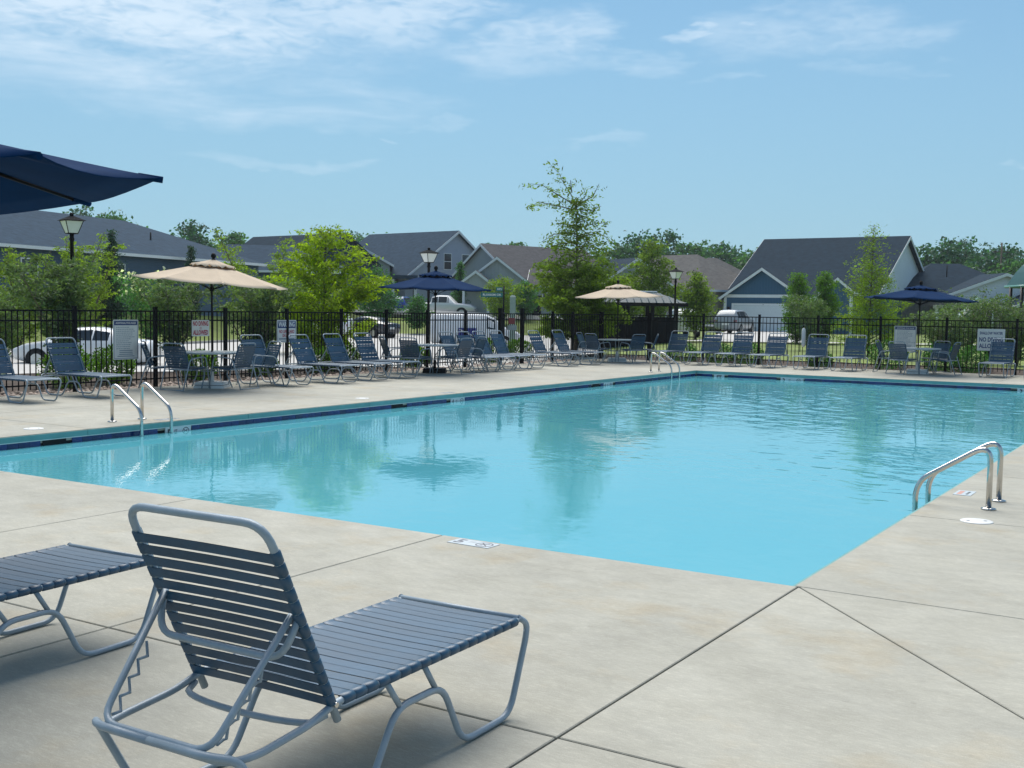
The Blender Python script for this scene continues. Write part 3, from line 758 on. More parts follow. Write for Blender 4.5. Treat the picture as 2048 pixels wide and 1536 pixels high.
def make_lounger(recline=R(27), label='', group=None, back=None):
    """foot end towards +y, back pivots at y = 0"""
    t = thing('lounge_chair', label, 'lounge chair', group=group)
    zs = .378
    # seat frame loop: foot corner down both sides, stepping down behind the pivot and closing across the rear
    side = lambda s: [(s*HW, 1.19, zs), (s*HW, .02, zs), (s*HW, -.10, zs-.035), (s*HW, -.34, zs-.055), (s*(HW-.03), -.43, zs-.055)]
    path = list(reversed(side(-1))) + side(1)
    loop = fillet([(-.1, -.43, zs-.055)] + list(reversed(side(-1))) + side(1) + [(.1, -.43, zs-.055)], .055, 4)
    MB().tube(loop, TR, 8, closed=True).build('seat_frame', M_FRAME, t)
    # sled tubes: foot curve, floor run, arch, floor run, rear leg; both sides joined across the back
    def sled(s):
        x = s*(HW+.012)
        return [(s*HW, 1.165, zs+.012), (x, 1.215, zs-.02), (x, 1.205, .30), (x, 1.085, TR+.002), (x, .74, TR+.002), (x, .605, .268), (x, .325, .268), (x, .165, TR+.002), (x, -.235, TR+.002), (x, -.42, .338), (s*(HW-.06), -.475, .352), (0, -.482, .353)]
    R_, L_ = sled(1), sled(-1)
    full = fillet(R_, .075, 5)
    for s in (1, -1): MB().tube(fillet(sled(s), .075, 5), TR+.0005, 8).build('leg', M_FRAME, t)
    for s in (1, -1):
        x = s*HW
        for (y0, y1) in ((.285, .345), (.505, .56)): MB().tube([(x, y0, zs-.012), (x+s*.010, y1, .274)], TR*.9, 7).build('strut', M_FRAME, t)
    # foot cross bar
    MB().tube([(-HW, 1.168, zs+.008), (HW, 1.168, zs+.008)], TR, 8).build('foot_bar', M_FRAME, t)
    # curved bar under the pivot
    MB().tube([(-HW+.005, -.02, zs-.03)] + [(HW*.96*math.sin(a), -.05-.07*math.cos(a), zs-.045) for a in [R(q) for q in range(-75, 76, 15)]] + [(HW-.005, -.02, zs-.03)], TR*.9, 7).build('cross_bar', M_FRAME, t)
    for s in (1, -1): MB().tube([(s*(HW+.014), 0, zs), (s*(HW+.022), 0, zs)], .009, 8).build('bolt', M_STEEL, t)
    # backrest, tilted about the pivot
    c, sn = math.cos(recline), math.sin(recline)
    def B(x, l, n=0): return (x, .004 - l*sn + n*c*1.0, zs-.012 + l*c + n*sn)
    bl = .705
    bp = fillet([B(-HW, -.055), B(-HW, bl), B(HW, bl), B(HW, -.055)], .085, 6)
    fr = MB().tube(bp, TR+.001, 9).build('back_frame', M_FRAME, t)
    nb = 13
    for k in range(nb):
        o = obj('strap', back or S_BACK, None, t); l = .012 + .6*(k+.5)/nb + (SJ.gauss(0, .0035) if back else 0)
        o.matrix_local = Matrix.Translation(B(0, l)) @ Matrix.Rotation(PI/2+recline, 4, 'X')
    nsb = 18
    for k in range(nsb):
        o = obj('strap', S_SEAT, None, t); o.location = (0, .045+1.10*(k+.5)/nsb+SJ.gauss(0, .0012), zs); o.rotation_euler.z = SJ.gauss(0, .0022)
    # brace bow behind the back
    MB().tube(fillet([B(-HW+.002, .36), B(-HW*.9, .27, -.095), B(HW*.9, .27, -.095), B(HW-.002, .36)], .07, 5), TR*.95, 8).build('brace_bar', M_FRAME, t)
    # prop with notched racks
    p0, p1 = B(-HW*.93, .375), B(HW*.93, .375)
    yb, zb = -.462, zs-.02
    MB().tube(fillet([p0, (-HW*.78, yb, zb), (HW*.78, yb, zb), p1], .07, 5), TR*.9, 8).build('prop', M_FRAME, t)
    for s in (-1, 1):
        a = Vector(p0 if s < 0 else p1); b = Vector((s*HW*.78, yb, zb)); m = MB(); pts = []
        inn = Vector((-s*.014, .030, -.016))
        for k in range(4):
            q0 = a.lerp(b, .40+.135*k); q1 = a.lerp(b, .40+.135*k+.05); q2 = a.lerp(b, .40+.135*(k+1))
            pts += [q0+inn*.5, q1+inn*.8+Vector((0, .004, -.020)), q2+inn*1.1+Vector((0, .016, .012)), q2+inn*.6]
        m.tube(pts, .0048, 6); m.build('notch_rack', M_FRAME, t)
    return t
lg = make_lounger(R(26), 'strap lounge chair seen from behind with raised back, close to the 5 FT deck plate')
lg.location = (-.515, -3.93, 0); lg.rotation_euler.z = R(1.2)
l2 = make_lounger(R(34), 'strap lounge chair below the large navy umbrella, with only its foot half showing')
l2.location = (-2.52, -4.075, 0); l2.rotation_euler.z = R(2.6)
loungers = {}
def lounge(x, y, rz, rec, label, group):
    key = int(round(rec))
    if key not in loungers:
        loungers[key] = make_lounger(R(key), label, group, S_BACK2); o = loungers[key]
    else: o = copy_tree(loungers[key])
    o.location = (x, y, 0); o.rotation_euler.z = R(rz); tag(o, label, 'lounge chair', group); return o
GL = 'lounge chairs backed on the planting bed fence'; GR_ = 'lounge chairs in the row at the shallow end'
lounge(-15.18, 4.86, -90, 27, 'strap lounge chair at the fence, next one along from the chair below the rules sign', GL)
lounge(-15.15, 6.25, -90, 27, 'strap lounge chair standing beside the tall rules sign and the ladder', GL)
lounge(-14.86, 10.62, -92, 26, 'strap lounge chair half hidden behind the seats of the tan umbrella table', GL)
lounge(-14.72, 11.92, -90, 27, 'strap lounge chair in front of the WARNING sign', GL)
lounge(-14.78, 13.08, -89, 26, 'strap lounge chair next after the one in front of the WARNING sign', GL)
lounge(-14.82, 14.18, -90, 25, 'strap lounge chair just before the seats of the fence-side navy umbrella table', GL)
for (x, y, a, r, w) in ((-14.85, 17.62, -90, 26, 'first strap lounge chair past'), (-14.80, 18.35, -92, 27, 'second strap lounge chair past'), (-14.83, 19.14, -89, 26, 'third strap lounge chair past'), (-14.85, 20.02, -90, 25, 'fourth strap lounge chair past')):
    lounge(x, y, a, r, w+' the fence-side navy umbrella table, towards the gate', GL)
lounge(-14.80, 22.0, -90, 27, 'strap lounge chair standing right beside the thick gate post', GL)
lounge(-14.75, 23.3, -91, 26, 'strap lounge chair next to the seats of the kiosk umbrella table', GL)
for (x, r, rz, w) in ((-12.60, 26, 176, 'first blue strap lounge chair after the kiosk umbrella table'), (-11.46, 27, 177, 'second blue strap lounge chair after the kiosk umbrella table'),
                      (-10.44, 25, 178, 'third blue strap lounge chair after the kiosk umbrella table'), (-9.37, 26, 178, 'third blue strap lounge chair before the shallow end table'),
                      (-8.11, 26, 181, 'second blue strap lounge chair before the shallow end table'), (-7.0, 25, 179, 'blue strap lounge chair beside the seats of the shallow end table')):
    lounge(x, 26.62, rz, r, w, GR_)
lounge(-3.02, 26.62, 178, 25, 'blue strap lounge chair in front of the SHALLOW WATER sign', GR_)
lounge(-1.98, 26.55, 182, 27, 'strap lounge chair beyond the SHALLOW WATER sign, mostly out of view', GR_)

# ------------------------------------------------------------------ strap dining chairs
CHW = .245
S_CH = strap_mesh(CHW, .0495, .012, .92)
def make_chair(label, group):
    """faces +y"""
    t = thing('dining_chair', label, 'chair', group=group); r = .012
    zs = .405
    MB().tube(fillet([(0, -.20, zs-.02), (-CHW, -.20, zs-.02), (-CHW, .27, zs+.015), (CHW, .27, zs+.015), (CHW, -.20, zs-.02), (0.001, -.20, zs-.02)], .05, 4), r, 7).build('seat_frame', M_FRAME, t)
    for s in (-1, 1):
        x = s*(CHW+.035)
        MB().tube(fillet([(x-s*.01, -.43, r), (x, -.235, .60), (x, .21, .635), (x, .335, r)], .09, 5), r, 7).build('arm_leg', M_FRAME, t)
    MB().tube([(-CHW-.025, -.43, r+.006), (CHW+.025, -.43, r+.006)], r*.85, 6).build('stretcher', M_FRAME, t)
    MB().tube([(-CHW-.035, -.30, .40), (CHW+.035, -.30, .40)], r*.85, 6).build('rear_bar', M_FRAME, t)
    a = R(20); c, sn = math.cos(a), math.sin(a)
    def B(x, l): return (x, -.205-l*sn, zs-.02+l*c)
    MB().tube(fillet([B(-CHW, 0), B(-CHW, .54), B(CHW, .54), B(CHW, 0)], .085, 5), r, 8).build('back_frame', M_FRAME, t)
    for k in range(9):
        o = obj('strap', S_CH, None, t); o.matrix_local = Matrix.Translation(B(0, .035+.45*(k+.5)/9)) @ Matrix.Rotation(PI/2+a, 4, 'X')
    for k in range(8):
        o = obj('strap', S_CH, None, t); y = -.165+.40*(k+.5)/8; o.matrix_local = Matrix.Translation((0, y, zs-.02+.035*(y+.2)/.47)) @ Matrix.Rotation(R(4), 4, 'X')
    return t
chair0 = None
def chair(x, y, rz, label, group):
    global chair0
    if chair0 is None: chair0 = make_chair(label, group); o = chair0
    else: o = copy_tree(chair0)
    o.location = (x, y, 0); o.rotation_euler.z = R(rz); tag(o, label, 'chair', group)
def make_table(x, y, label):
    t = thing('round_table', label, 'table', (x, y, 0), R(20), 'round pool tables')
    MB().lathe([(.030, .672), (.60, .672), (.612, .680), (.612, .698), (.60, .706), (.030, .706)], seg=32).build('table_top', pmat('pale_fibreglass_top', (.52, .58, .58), .35, var=.06), t)
    for k in range(4):
        a = k*PI/2
        p = fillet([(.46, 0, .672), (.40, 0, .45), (.30, 0, .30), (.43, 0, .012)], .12, 5)
        M = Matrix.Rotation(a, 3, 'Z'); MB().tube([M @ Vector(q) for q in p], .013, 7).build('leg', M_FRAME, t)
    MB().tube([(.33*math.cos(2*PI*k/20), .33*math.sin(2*PI*k/20), .34) for k in range(20)], .009, 6, closed=True).build('ring_brace', M_FRAME, t)
def umbrella_base(x, y, rz, mat, label):
    t = thing('umbrella_base', label, 'umbrella base', (x, y, 0), rz, 'umbrella bases under the tables')
    m = MB().box(-.29, .29, -.29, .29, .0, .055, taper=.004); m.build('lower_block', mat, t)
    m = MB().box(-.285, .285, -.285, .285, .066, .115, taper=.02); m.build('upper_block', mat, t)
    MB().box(-.26, .26, -.26, .26, .0551, .0659).build('seam', M_DARK, t)
    MB().lathe([(.045, .115), (.040, .13), (.036, .32), (.030, .33)], seg=14).build('stem', mat, t)
def umbrella(x, y, z0, mat, label, rim=2.05, rr=1.50, rise=.40, tilt=(0, 0), rot=0.0, pole=True, polemat=None):
    """market umbrella: eight gores, vent cap, ribs, struts, pole and finial"""
    t = thing('patio_umbrella', label, 'umbrella', (x, y, z0), rot, 'patio umbrellas')
    TM = Matrix.Translation((0, 0, rim)) @ Matrix.Rotation(tilt[0], 4, 'X') @ Matrix.Rotation(tilt[1], 4, 'Y')
    def prof(s): return rise*(1-s)**1.06+.0        # s = 0 centre .. 1 rim
    for k in range(8):
        a0, a1 = k*PI/4, (k+1)*PI/4; m = MB(); vs = []; NS, NA = 7, 6
        for layer in (0, 1):
            for i in range(NS):
                s = .22+.78*i/(NS-1)
                for j in range(NA+1):
                    f = j/NA; p0 = Vector((math.cos(a0), math.sin(a0))); p1 = Vector((math.cos(a1), math.sin(a1)))
                    q = p0.lerp(p1, f); sag = 4*f*(1-f)
                    q = q*(1-.035*sag*s) ; zz = prof(s)-.030*sag*s - layer*.006
                    vs.append(TM @ Vector((q.x*rr*s, q.y*rr*s, zz)))
        W = NA+1; H = NS*W; fs = []
        for i in range(NS-1):
            for j in range(NA):
                b = i*W+j; fs.append((b, b+W, b+W+1, b+1)); fs.append((H+b, H+b+1, H+b+W+1, H+b+W))
        for j in range(NA): b = (NS-1)*W+j; fs.append((b, H+b, H+b+1, b+1)); b = j; fs.append((b, b+1, H+b+1, H+b))
        m.add(vs, fs, True); m.build('canopy_panel', mat, t)
    # vent cap with scalloped edge
    m = MB(); vs = []; NA = 64; rings = (.012, .10, .20, .30)
    for layer in (0, 1):
        for s in rings:
            for j in range(NA):
                a = 2*PI*j/NA; f = (j % 8)/8; sag = math.sin(PI*f)
                edge = (s/.30)**4
                oct_ = math.cos(PI/8)/math.cos((a % (PI/4))-PI/8)
                z = prof(s)+.052 + edge*(.030*math.sin(2*PI*f*2)*sag - .010) - layer*.005
                vs.append(TM @ Vector((rr*s*math.cos(a)*oct_, rr*s*math.sin(a)*oct_, z)))
    fs = []; H = len(rings)*NA
    for i in range(len(rings)-1):
        for j in range(NA): k = (j+1) % NA; fs.append((i*NA+j, (i+1)*NA+j, (i+1)*NA+k, i*NA+k)); fs.append((H+i*NA+j, H+i*NA+k, H+(i+1)*NA+k, H+(i+1)*NA+j))
    i = len(rings)-1
    for j in range(NA): k = (j+1) % NA; fs.append((i*NA+j, H+i*NA+j, H+i*NA+k, i*NA+k))
    m.add(vs, fs, True); m.build('vent_cap', mat, t)
    for k in range(8):
        a = k*PI/4; ca, sa = math.cos(a), math.sin(a)
        pts = [TM @ Vector((rr*s*ca, rr*s*sa, prof(s)-.018)) for s in (.03, .3, .65, 1.0)]
        rb = MB().tube(pts, .009, 6).build('rib', M_BLACK, t)
        p0 = TM @ Vector((rr*.5*ca, rr*.5*sa, prof(.5)-.02)); p1 = Vector((.03*ca, .03*sa, rim-.14)); MB().tube([p0, p1], .007, 5).build('strut', M_BLACK, rb)
        tp = TM @ Vector((rr*1.0*ca, rr*1.0*sa, -.01)); tq = TM @ Vector((rr*.93*ca, rr*.93*sa, prof(.93)-.012)); MB().tube([tq, tp + (tp-tq).normalized()*.012], .017, 7).build('rib_pocket', mat, t)
    MB().tube([(0, 0, .14), (0, 0, rim+rise*.55), TM @ Vector((0, 0, rise+.04))], .019, 10).build('pole', polemat or M_BLACK, t)
    MB().lathe([(.034, rim-.17), (.040, rim-.15), (.040, rim-.10), (.030, rim-.09)], seg=12).build('hub', M_BLACK, t)
    f = TM @ Vector((0, 0, rise+.05))
    MB().lathe([(.014, f.z-.015), (.040, f.z), (.022, f.z+.018), (.048, f.z+.045), (.050, f.z+.08), (.030, f.z+.115), (.005, f.z+.125)], f.x, f.y, 12).build('finial', M_BLACK, t)
    return t
# seating groups
T1, T2, T3, T4 = (-14.70, 9.13), (-14.68, 16.53), (-14.28, 25.85), (-5.08, 26.10)
make_table(*T1, 'round table with pale top under the tan umbrella nearest the rules sign')
make_table(*T2, 'round table with pale top under the navy umbrella along the planting bed fence')
make_table(*T3, 'round table under the tan umbrella in front of the dark kiosk')
make_table(*T4, 'round table under the navy umbrella at the shallow end')
umbrella_base(*T1, R(32), M_WHITE, 'square white umbrella base with stem under the table by the NO DIVING sign')
umbrella_base(*T2, R(32), M_BLACK, 'square black umbrella base under the table along the planting bed fence')
umbrella_base(*T3, R(32), M_WHITE, 'white umbrella base under the table in front of the dark kiosk')
umbrella_base(*T4, R(15), M_WHITE, 'white umbrella base under the table at the shallow end')
def aim(c, ang, dist, skew=0):
    x, y = c[0]+dist*math.sin(R(ang)), c[1]+dist*math.cos(R(ang)); return x, y, 180-ang+skew
g = 'chairs at the tan umbrella table by the rules sign'
for ang, dist, lab in ((172, .74, 'strap chair with its back to the ladder, at the table by the rules sign'), (228, .92, 'strap chair on the fence side of the tan umbrella table by the rules sign'),
                       (84, .50, 'strap chair on the pool side of the table by the NO DIVING sign'), (18, 1.0, 'strap chair on the WARNING sign side of the tan umbrella table')):
    x, y, rz = aim(T1, ang, dist); chair(x, y, rz, lab, g)
g = 'chairs at the navy umbrella table along the fence'
for ang, dist, lab in ((176, .86, 'strap chair at the fence-side navy umbrella table, its back to the lounge chair pair'), (215, 1.0, 'strap chair on the fence side of the navy umbrella table, half hidden by its neighbour'),
                       (92, .62, 'strap chair on the pool side of the navy umbrella table along the fence'), (30, .95, 'strap chair on the gate side of the navy umbrella table')):
    x, y, rz = aim(T2, ang, dist); chair(x, y, rz, lab, g)
g = 'chairs at the kiosk umbrella table'
for ang, dist, lab in ((262, .92, 'strap chair on the planting bed side of the table before the kiosk'), (196, .85, 'strap chair with its back to the lounge pair at the table before the kiosk'),
                       (118, .80, 'strap chair on the ladder side of the table before the kiosk'), (62, .90, 'strap chair on the shallow end row side of the table before the kiosk')):
    x, y, rz = aim(T3, ang, dist); chair(x, y, rz, lab, g)
g = 'chairs at the shallow end umbrella table'
for ang, dist, lab in ((268, .72, 'strap chair beside the lounge row at the shallow end table'), (197, .74, 'strap chair with its back to the pool at the shallow end table'),
                       (22, .78, 'strap chair with its back to the fence at the shallow end table'), (98, .70, 'strap chair on the SHALLOW WATER sign side of the end table')):
    x, y, rz = aim(T4, ang, dist); chair(x, y, rz, lab, g)
umbrella(*T1, 0, M_TANC, 'tan market umbrella over the table nearest the rules sign', 2.06, 1.48, .40, (R(-1.5), R(4.0)), R(10))
umbrella(*T2, 0, M_NAVYC, 'navy market umbrella over the table along the planting bed fence', 2.10, 1.48, .40, (R(0), R(1)), R(12))
umbrella(*T3, 0, M_TANC, 'tan market umbrella in front of the dark kiosk', 2.06, 1.45, .36, (R(2), R(-1)), R(8))
umbrella(*T4, 0, M_NAVYC, 'navy market umbrella over the table at the shallow end', 2.06, 1.50, .34, (R(-1), R(2)), R(5))
umbrella(-3.445, -3.792, 0, M_NAVYC, 'large navy umbrella close by, seen from below against the sky', 2.131, 1.5, .42, (R(3.5), R(-3.95)), 6.327-2*PI)
umbrella_base(-3.445, -3.792, 0, M_WHITE, 'white umbrella base below the large near navy umbrella')

# ------------------------------------------------------------------ houses
def shingle_mat(name, col):
    return pmat(name, col, 0.9, var=0.22, scale=2.2, bump=0.5, bscale=9, stretch=(1, 1, 2.5), spec=0.1)
RF_SLATE = shingle_mat('shingle_slate_blue', (0.030, 0.056, 0.088)); RF_DARK = shingle_mat('shingle_charcoal', (0.016, 0.034, 0.054))
RF_BROWN = shingle_mat('shingle_brown_grey', (0.100, 0.096, 0.100)); RF_GREY = shingle_mat('shingle_weathered_grey', (0.125, 0.120, 0.115))
W_SLATE = siding_mat('siding_slate_blue', (0.045, 0.085, 0.135)); W_LAV = siding_mat('siding_lavender_grey', (0.40, 0.43, 0.50)); W_BB = siding_mat('board_batten_grey', (0.34, 0.37, 0.38), .30, True)
W_LAP = siding_mat('siding_pale_green_grey', (0.33, 0.37, 0.35)); W_BEIGE = siding_mat('siding_beige', (0.42, 0.375, 0.30)); W_BLUE = siding_mat('siding_deep_blue', (0.022, 0.095, 0.185), .25, True)
W_WHITE = siding_mat('siding_white', (0.70, 0.73, 0.75)); W_DK = siding_mat('siding_navy', (0.020, 0.034, 0.055)); W_STONE = pmat('stone_veneer', (0.16, 0.15, 0.14), .9, var=.35, scale=5)
def house(label, u, d, th, name='house'):
    x, y = site(u, d); t = thing(name, label, 'house', (x, y, 0), YAW+R(th), 'houses across the street'); return t
def gable(t, x0, x1, y0, y1, zb, ze, zr, ridge='y', wm=None, rm=None, ov=.35, tri=None, trim=True):
    """gabled block; ridge='y': gable walls face -y/+y"""
    if ridge == 'y': f = lambda p, q, z: (q, p, z); p0, p1, q0, q1 = y0, y1, x0, x1
    else: f = lambda p, q, z: (p, q, z); p0, p1, q0, q1 = x0, x1, y0, y1
    qm = (q0+q1)/2
    m = MB(); sec = [(q0, zb), (q1, zb), (q1, ze), (q0, ze)]
    m.add([f(p, q, z) for p in (p0, p1) for q, z in sec], [(0, 1, 2, 3), (7, 6, 5, 4), (0, 4, 5, 1), (1, 5, 6, 2), (2, 6, 7, 3), (3, 7, 4, 0)])
    m.build('wall', wm, t)
    m = MB(); sec = [(q0, ze+.004), (q1, ze+.004), (qm, zr)]
    m.add([f(p, q, z) for p in (p0, p1) for q, z in sec], [(0, 1, 2), (5, 4, 3), (0, 3, 4, 1), (1, 4, 5, 2), (2, 5, 3, 0)])
    m.build('gable_wall', tri or wm, t)
    sl = (zr-ze)/(qm-q0)
    for s in (-1, 1):
        qe = (q0-ov) if s < 0 else (q1+ov); zo = ze-ov*sl
        m = MB(); P = []
        for p in (p0-ov, p1+ov):
            P += [f(p, qe, zo+.03), f(p, qm, zr+.03), f(p, qm, zr+.20), f(p, qe, zo+.20)]
        m.add(P, [(0, 1, 2, 3), (7, 6, 5, 4), (0, 4, 5, 1), (1, 5, 6, 2), (2, 6, 7, 3), (3, 7, 4, 0)]); m.build('roof', rm, t)
        if trim:
            for p, pe in ((p0-ov-.04, p0-ov-.005), (p1+ov+.005, p1+ov+.04)):
                m = MB(); P = []
                for pp in (p, pe): P += [f(pp, qe, zo-.08), f(pp, qm, zr-.08), f(pp, qm, zr+.17), f(pp, qe, zo+.17)]
                m.add(P, [(0, 1, 2, 3), (7, 6, 5, 4), (0, 4, 5, 1), (1, 5, 6, 2), (2, 6, 7, 3), (3, 7, 4, 0)]); m.build('rake_board', M_TRIM, t)
            a, b = sorted((qe, qe+s*.05)); m = MB(); P = []
            for pp in (p0-ov, p1+ov):
                P += [f(pp, a, zo-.06), f(pp, b, zo-.06), f(pp, b, zo+.17), f(pp, a, zo+.17)]
            m.add(P, [(0, 1, 2, 3), (7, 6, 5, 4), (0, 4, 5, 1), (1, 5, 6, 2), (2, 6, 7, 3), (3, 7, 4, 0)]); m.build('gutter', M_TRIM, t)
def hip(t, x0, x1, y0, y1, zb, ze, zr, wm, rm, ov=.4):
    MB().box(x0, x1, y0, y1, zb, ze).build('wall', wm, t)
    X0, X1, Y0, Y1 = x0-ov, x1+ov, y0-ov, y1+ov; m = MB()
    if X1-X0 >= Y1-Y0:
        h = (Y1-Y0)/2; r0, r1 = (X0+h, (Y0+Y1)/2), (X1-h, (Y0+Y1)/2)
    else:
        h = (X1-X0)/2; r0, r1 = ((X0+X1)/2, Y0+h), ((X0+X1)/2, Y1-h)
    V = [(X0, Y0, ze), (X1, Y0, ze), (X1, Y1, ze), (X0, Y1, ze), (*r0, zr), (*r1, zr)]
    if X1-X0 >= Y1-Y0: F = [(0, 1, 5, 4), (1, 2, 5), (2, 3, 4, 5), (3, 0, 4), (3, 2, 1, 0)]
    else: F = [(0, 1, 4), (1, 2, 5, 4), (2, 3, 5), (3, 0, 4, 5), (3, 2, 1, 0)]
    m.add(V, F); m.build('roof', rm, t)
    for (a, b, c, e) in ((X0-.06, X1+.06, Y0-.06, Y0-.002), (X0-.06, X1+.06, Y1+.002, Y1+.06), (X0-.06, X0-.002, Y0, Y1), (X1+.002, X1+.06, Y0, Y1)):
        MB().box(a, b, c, e, ze-.14, ze+.03).build('gutter', M_TRIM, t)
def win(t, face, pos, c, z0, z1, w, two=False):
    """face 'f': wall at y=pos facing -y; 'r': wall at x=pos facing +x; 'l': x=pos facing -x"""
    def bx(m, a0, a1, b0, b1, d0, d1):
        if face == 'f': m.box(a0, a1, pos-d1, pos-d0, b0, b1)
        elif face == 'r': m.box(pos+d0, pos+d1, a0, a1, b0, b1)
        else: m.box(pos-d1, pos-d0, a0, a1, b0, b1)
        return m
    p = bx(MB(), c-w/2, c+w/2, z0, z1, -.02, .012).build('window', M_GLASS, t); q = .07
    m = MB()
    for (a0, a1, b0, b1) in ((c-w/2-q, c+w/2+q, z1, z1+q), (c-w/2-q, c+w/2+q, z0-q, z0), (c-w/2-q, c-w/2, z0, z1), (c+w/2, c+w/2+q, z0, z1), (c-w/2, c+w/2, (z0+z1)/2-.03, (z0+z1)/2+.03)): bx(m, a0, a1, b0, b1, 0, .035)
    m.build('window_frame', M_TRIM, p)
def vent(t, x, y, z, h=.5):
    MB().tube([(x, y, z-.3), (x, y, z+h)], .05, 7).build('vent_pipe', M_BLACK, t)

# slate-blue house with a long hip roof beside the lawn
h1 = house('long slate blue house with hip roof behind the lamp post and conifers', -29.2, 46.5, 71)
hip(h1, 0, 35, 0, 12.6, .6, 4.45, 7.05, W_SLATE, RF_SLATE, .45)
for c in (6, 13, 20, 27): win(h1, 'f', 0, c, 2.4, 3.8, 1.1)
vent(h1, 26.5, 2.6, 5.6, .5)
h1b = house('low house with grey hip roof behind the slate blue house', -27.5, 88, 10)
hip(h1b, 0, 15, 0, 10, 1.5, 4.3, 6.55, W_SLATE, RF_SLATE, .45)
h8 = house('dark gabled house rising behind the feathery trees', -14.9, 99, 52)
gable(h8, -3.2, 4.0, 0, 12, 1.5, 5.4, 7.75, 'y', W_DK, RF_DARK, .4, W_DK, trim=False)
# lavender grey house
h2 = house('lavender grey gabled house with dark roof and upper window', -10.25, 108, 50)
gable(h2, 0, 14, 0, 12.2, 1.4, 4.55, 9.05, 'y', W_LAV, RF_SLATE, .4)
win(h2, 'f', 0, 5.8, 5.4, 6.9, 1.0); win(h2, 'f', 0, 8.4, 5.4, 6.9, 1.0)
h2p = house('small porch wing with white gable trim beside the lavender grey house', -17.2, 106.5, 8, 'porch_house')
gable(h2p, 0, 5.6, 0, 7, 1.4, 5.6, 7.15, 'y', W_LAP, RF_SLATE, .35, W_LAP)
MB().box(5.6, 8.2, -.5, 6, 4.25, 4.6).build('porch_roof', RF_SLATE, h2p)
for x in (5.9, 8.0): MB().box(x-.13, x+.13, -.35, -.1, 1.4, 4.25).build('column', M_TRIM, h2p)
MB().box(5.605, 8.1, 1.2, 1.4, 1.4, 4.25).build('porch_wall', W_DK, h2p)
# board and batten house with three nested gables
h3 = house('pale board and batten house with stacked gables and brown roof', -5.9, 108.2, -48)
gable(h3, 0, 9.2, 0, 13, 1.0, 4.15, 7.35, 'y', W_LAP, RF_BROWN, .35, W_BB)
h3b = house('front garage wing of the board and batten house', -4.25, 98.6, -2, 'garage_wing')
gable(h3b, 0, 5.6, 0, 6, .8, 3.75, 5.9, 'y', W_LAP, RF_BROWN, .3, W_BB)
win(h3b, 'f', 0, 3.4, 1.6, 2.9, 1.0)
h3c = house('small porch gable in front of the board and batten house', -4.4, 97.0, -4, 'porch')
gable(h3c, 0, 2.4, 0, 1.5, 3.25, 3.75, 4.65, 'y', W_BB, RF_BROWN, .2, W_BB)
for x in (.15, 2.25): MB().box(x-.1, x+.1, .05, .25, .75, 3.25).build('column', M_TRIM, h3c)
h3d = house('pale clapboard side wing under the brown roof by the tall oak', 1.5, 101, -6, 'side_wing')
gable(h3d, 0, 6.2, 0, 5, .8, 3.7, 5.0, 'x', W_LAP, RF_BROWN, .3)
win(h3d, 'f', 0, 1.6, 2.0, 3.0, .9); MB().box(.2, 1.0, -.08, -.01, .8, 2.8).build('door', M_DARK, h3d)
# beige house with hip roof
h4 = house('beige clapboard house with weathered grey hip roof beside the blue house', 15.55, 97.5, 42)
hip(h4, 0, 9.0, -1.0, 13, .0, 3.45, 6.75, W_BEIGE, RF_GREY, .4)
win(h4, 'f', -1.0, 3.1, 1.1, 2.6, .8); vent(h4, 2.2, 2.0, 4.9, .35); vent(h4, 6.2, 2.2, 4.7, .25)
MB().box(-2.2, -.02, -.9, .9, .0, 3.25).build('porch_block', W_DK, h4)
h4b = house('house with dark roof and white rake trim hidden behind the street trees', 7.6, 102, 20)
gable(h4b, 0, 7.5, 0, 9, .4, 3.9, 6.2, 'y', W_LAP, RF_DARK, .35)
h4c = house('small front gable with white trim behind the kiosk trees', 9.6, 97, 8, 'garage_wing')
gable(h4c, 0, 4.8, 0, 5, .3, 3.2, 4.7, 'y', W_BEIGE, RF_GREY, .3)
h6 = house('brown grey hip roofed house behind the beige house', 18.2, 122, 12)
hip(h6, 0, 10, 0, 9, .3, 4.3, 7.6, W_BEIGE, RF_GREY, .45)
# blue house with garage
h5 = house('deep blue house with white garage door and big charcoal roof', 18.05, 96.9, -35)
gable(h5, 0, 6.75, 0, 9, .0, 2.92, 5.15, 'y', W_BLUE, RF_DARK, .42, W_BLUE)
MB().box(-.02, 6.77, -.05, -.004, 2.84, 3.10).build('frieze_board', M_TRIM, h5)
for x in (0, 6.75): MB().box(x-.12, x+.12, -.055, -.006, 0, 2.84).build('corner_board', M_TRIM, h5)
gm_ = pmat('garage_white', (.66, .71, .74), .5, var=.03)
gd = MB().box(.78, 5.97, -.03, -.003, .05, 2.16).build('garage_door', gm_, h5)
for k in range(4): MB().box(.80, 5.95, -.042, -.031, .07+.525*k, .07+.525*k+.505).build('door_panel', gm_, gd)
m = MB(); m.box(.60, .77, -.06, -.004, .0, 2.36); m.box(5.98, 6.15, -.06, -.004, .0, 2.36); m.box(.771, 5.979, -.06, -.004, 2.17, 2.36); m.build('garage_frame', M_TRIM, h5)
text_part('129', 'house_number', .12, M_INK, h5, Matrix.Translation((3.4, -.064, 2.265)) @ MF)
MB().box(.24, .42, -.16, -.01, 1.75, 2.05).build('wall_lamp', M_BLACK, h5)
gable(h5, -.12, 12.25, 1.1, 17.3, .0, 3.05, 8.1, 'x', W_BLUE, RF_DARK, .4, W_WHITE)
gable(h5, 8.7, 11.2, -.6, 3, .0, 3.3, 4.3, 'y', W_BLUE, RF_DARK, .25)
for x in (8.8, 11.1): MB().box(x-.1, x+.1, -1.0, -.8, 0, 3.0).build('column', M_TRIM, h5)
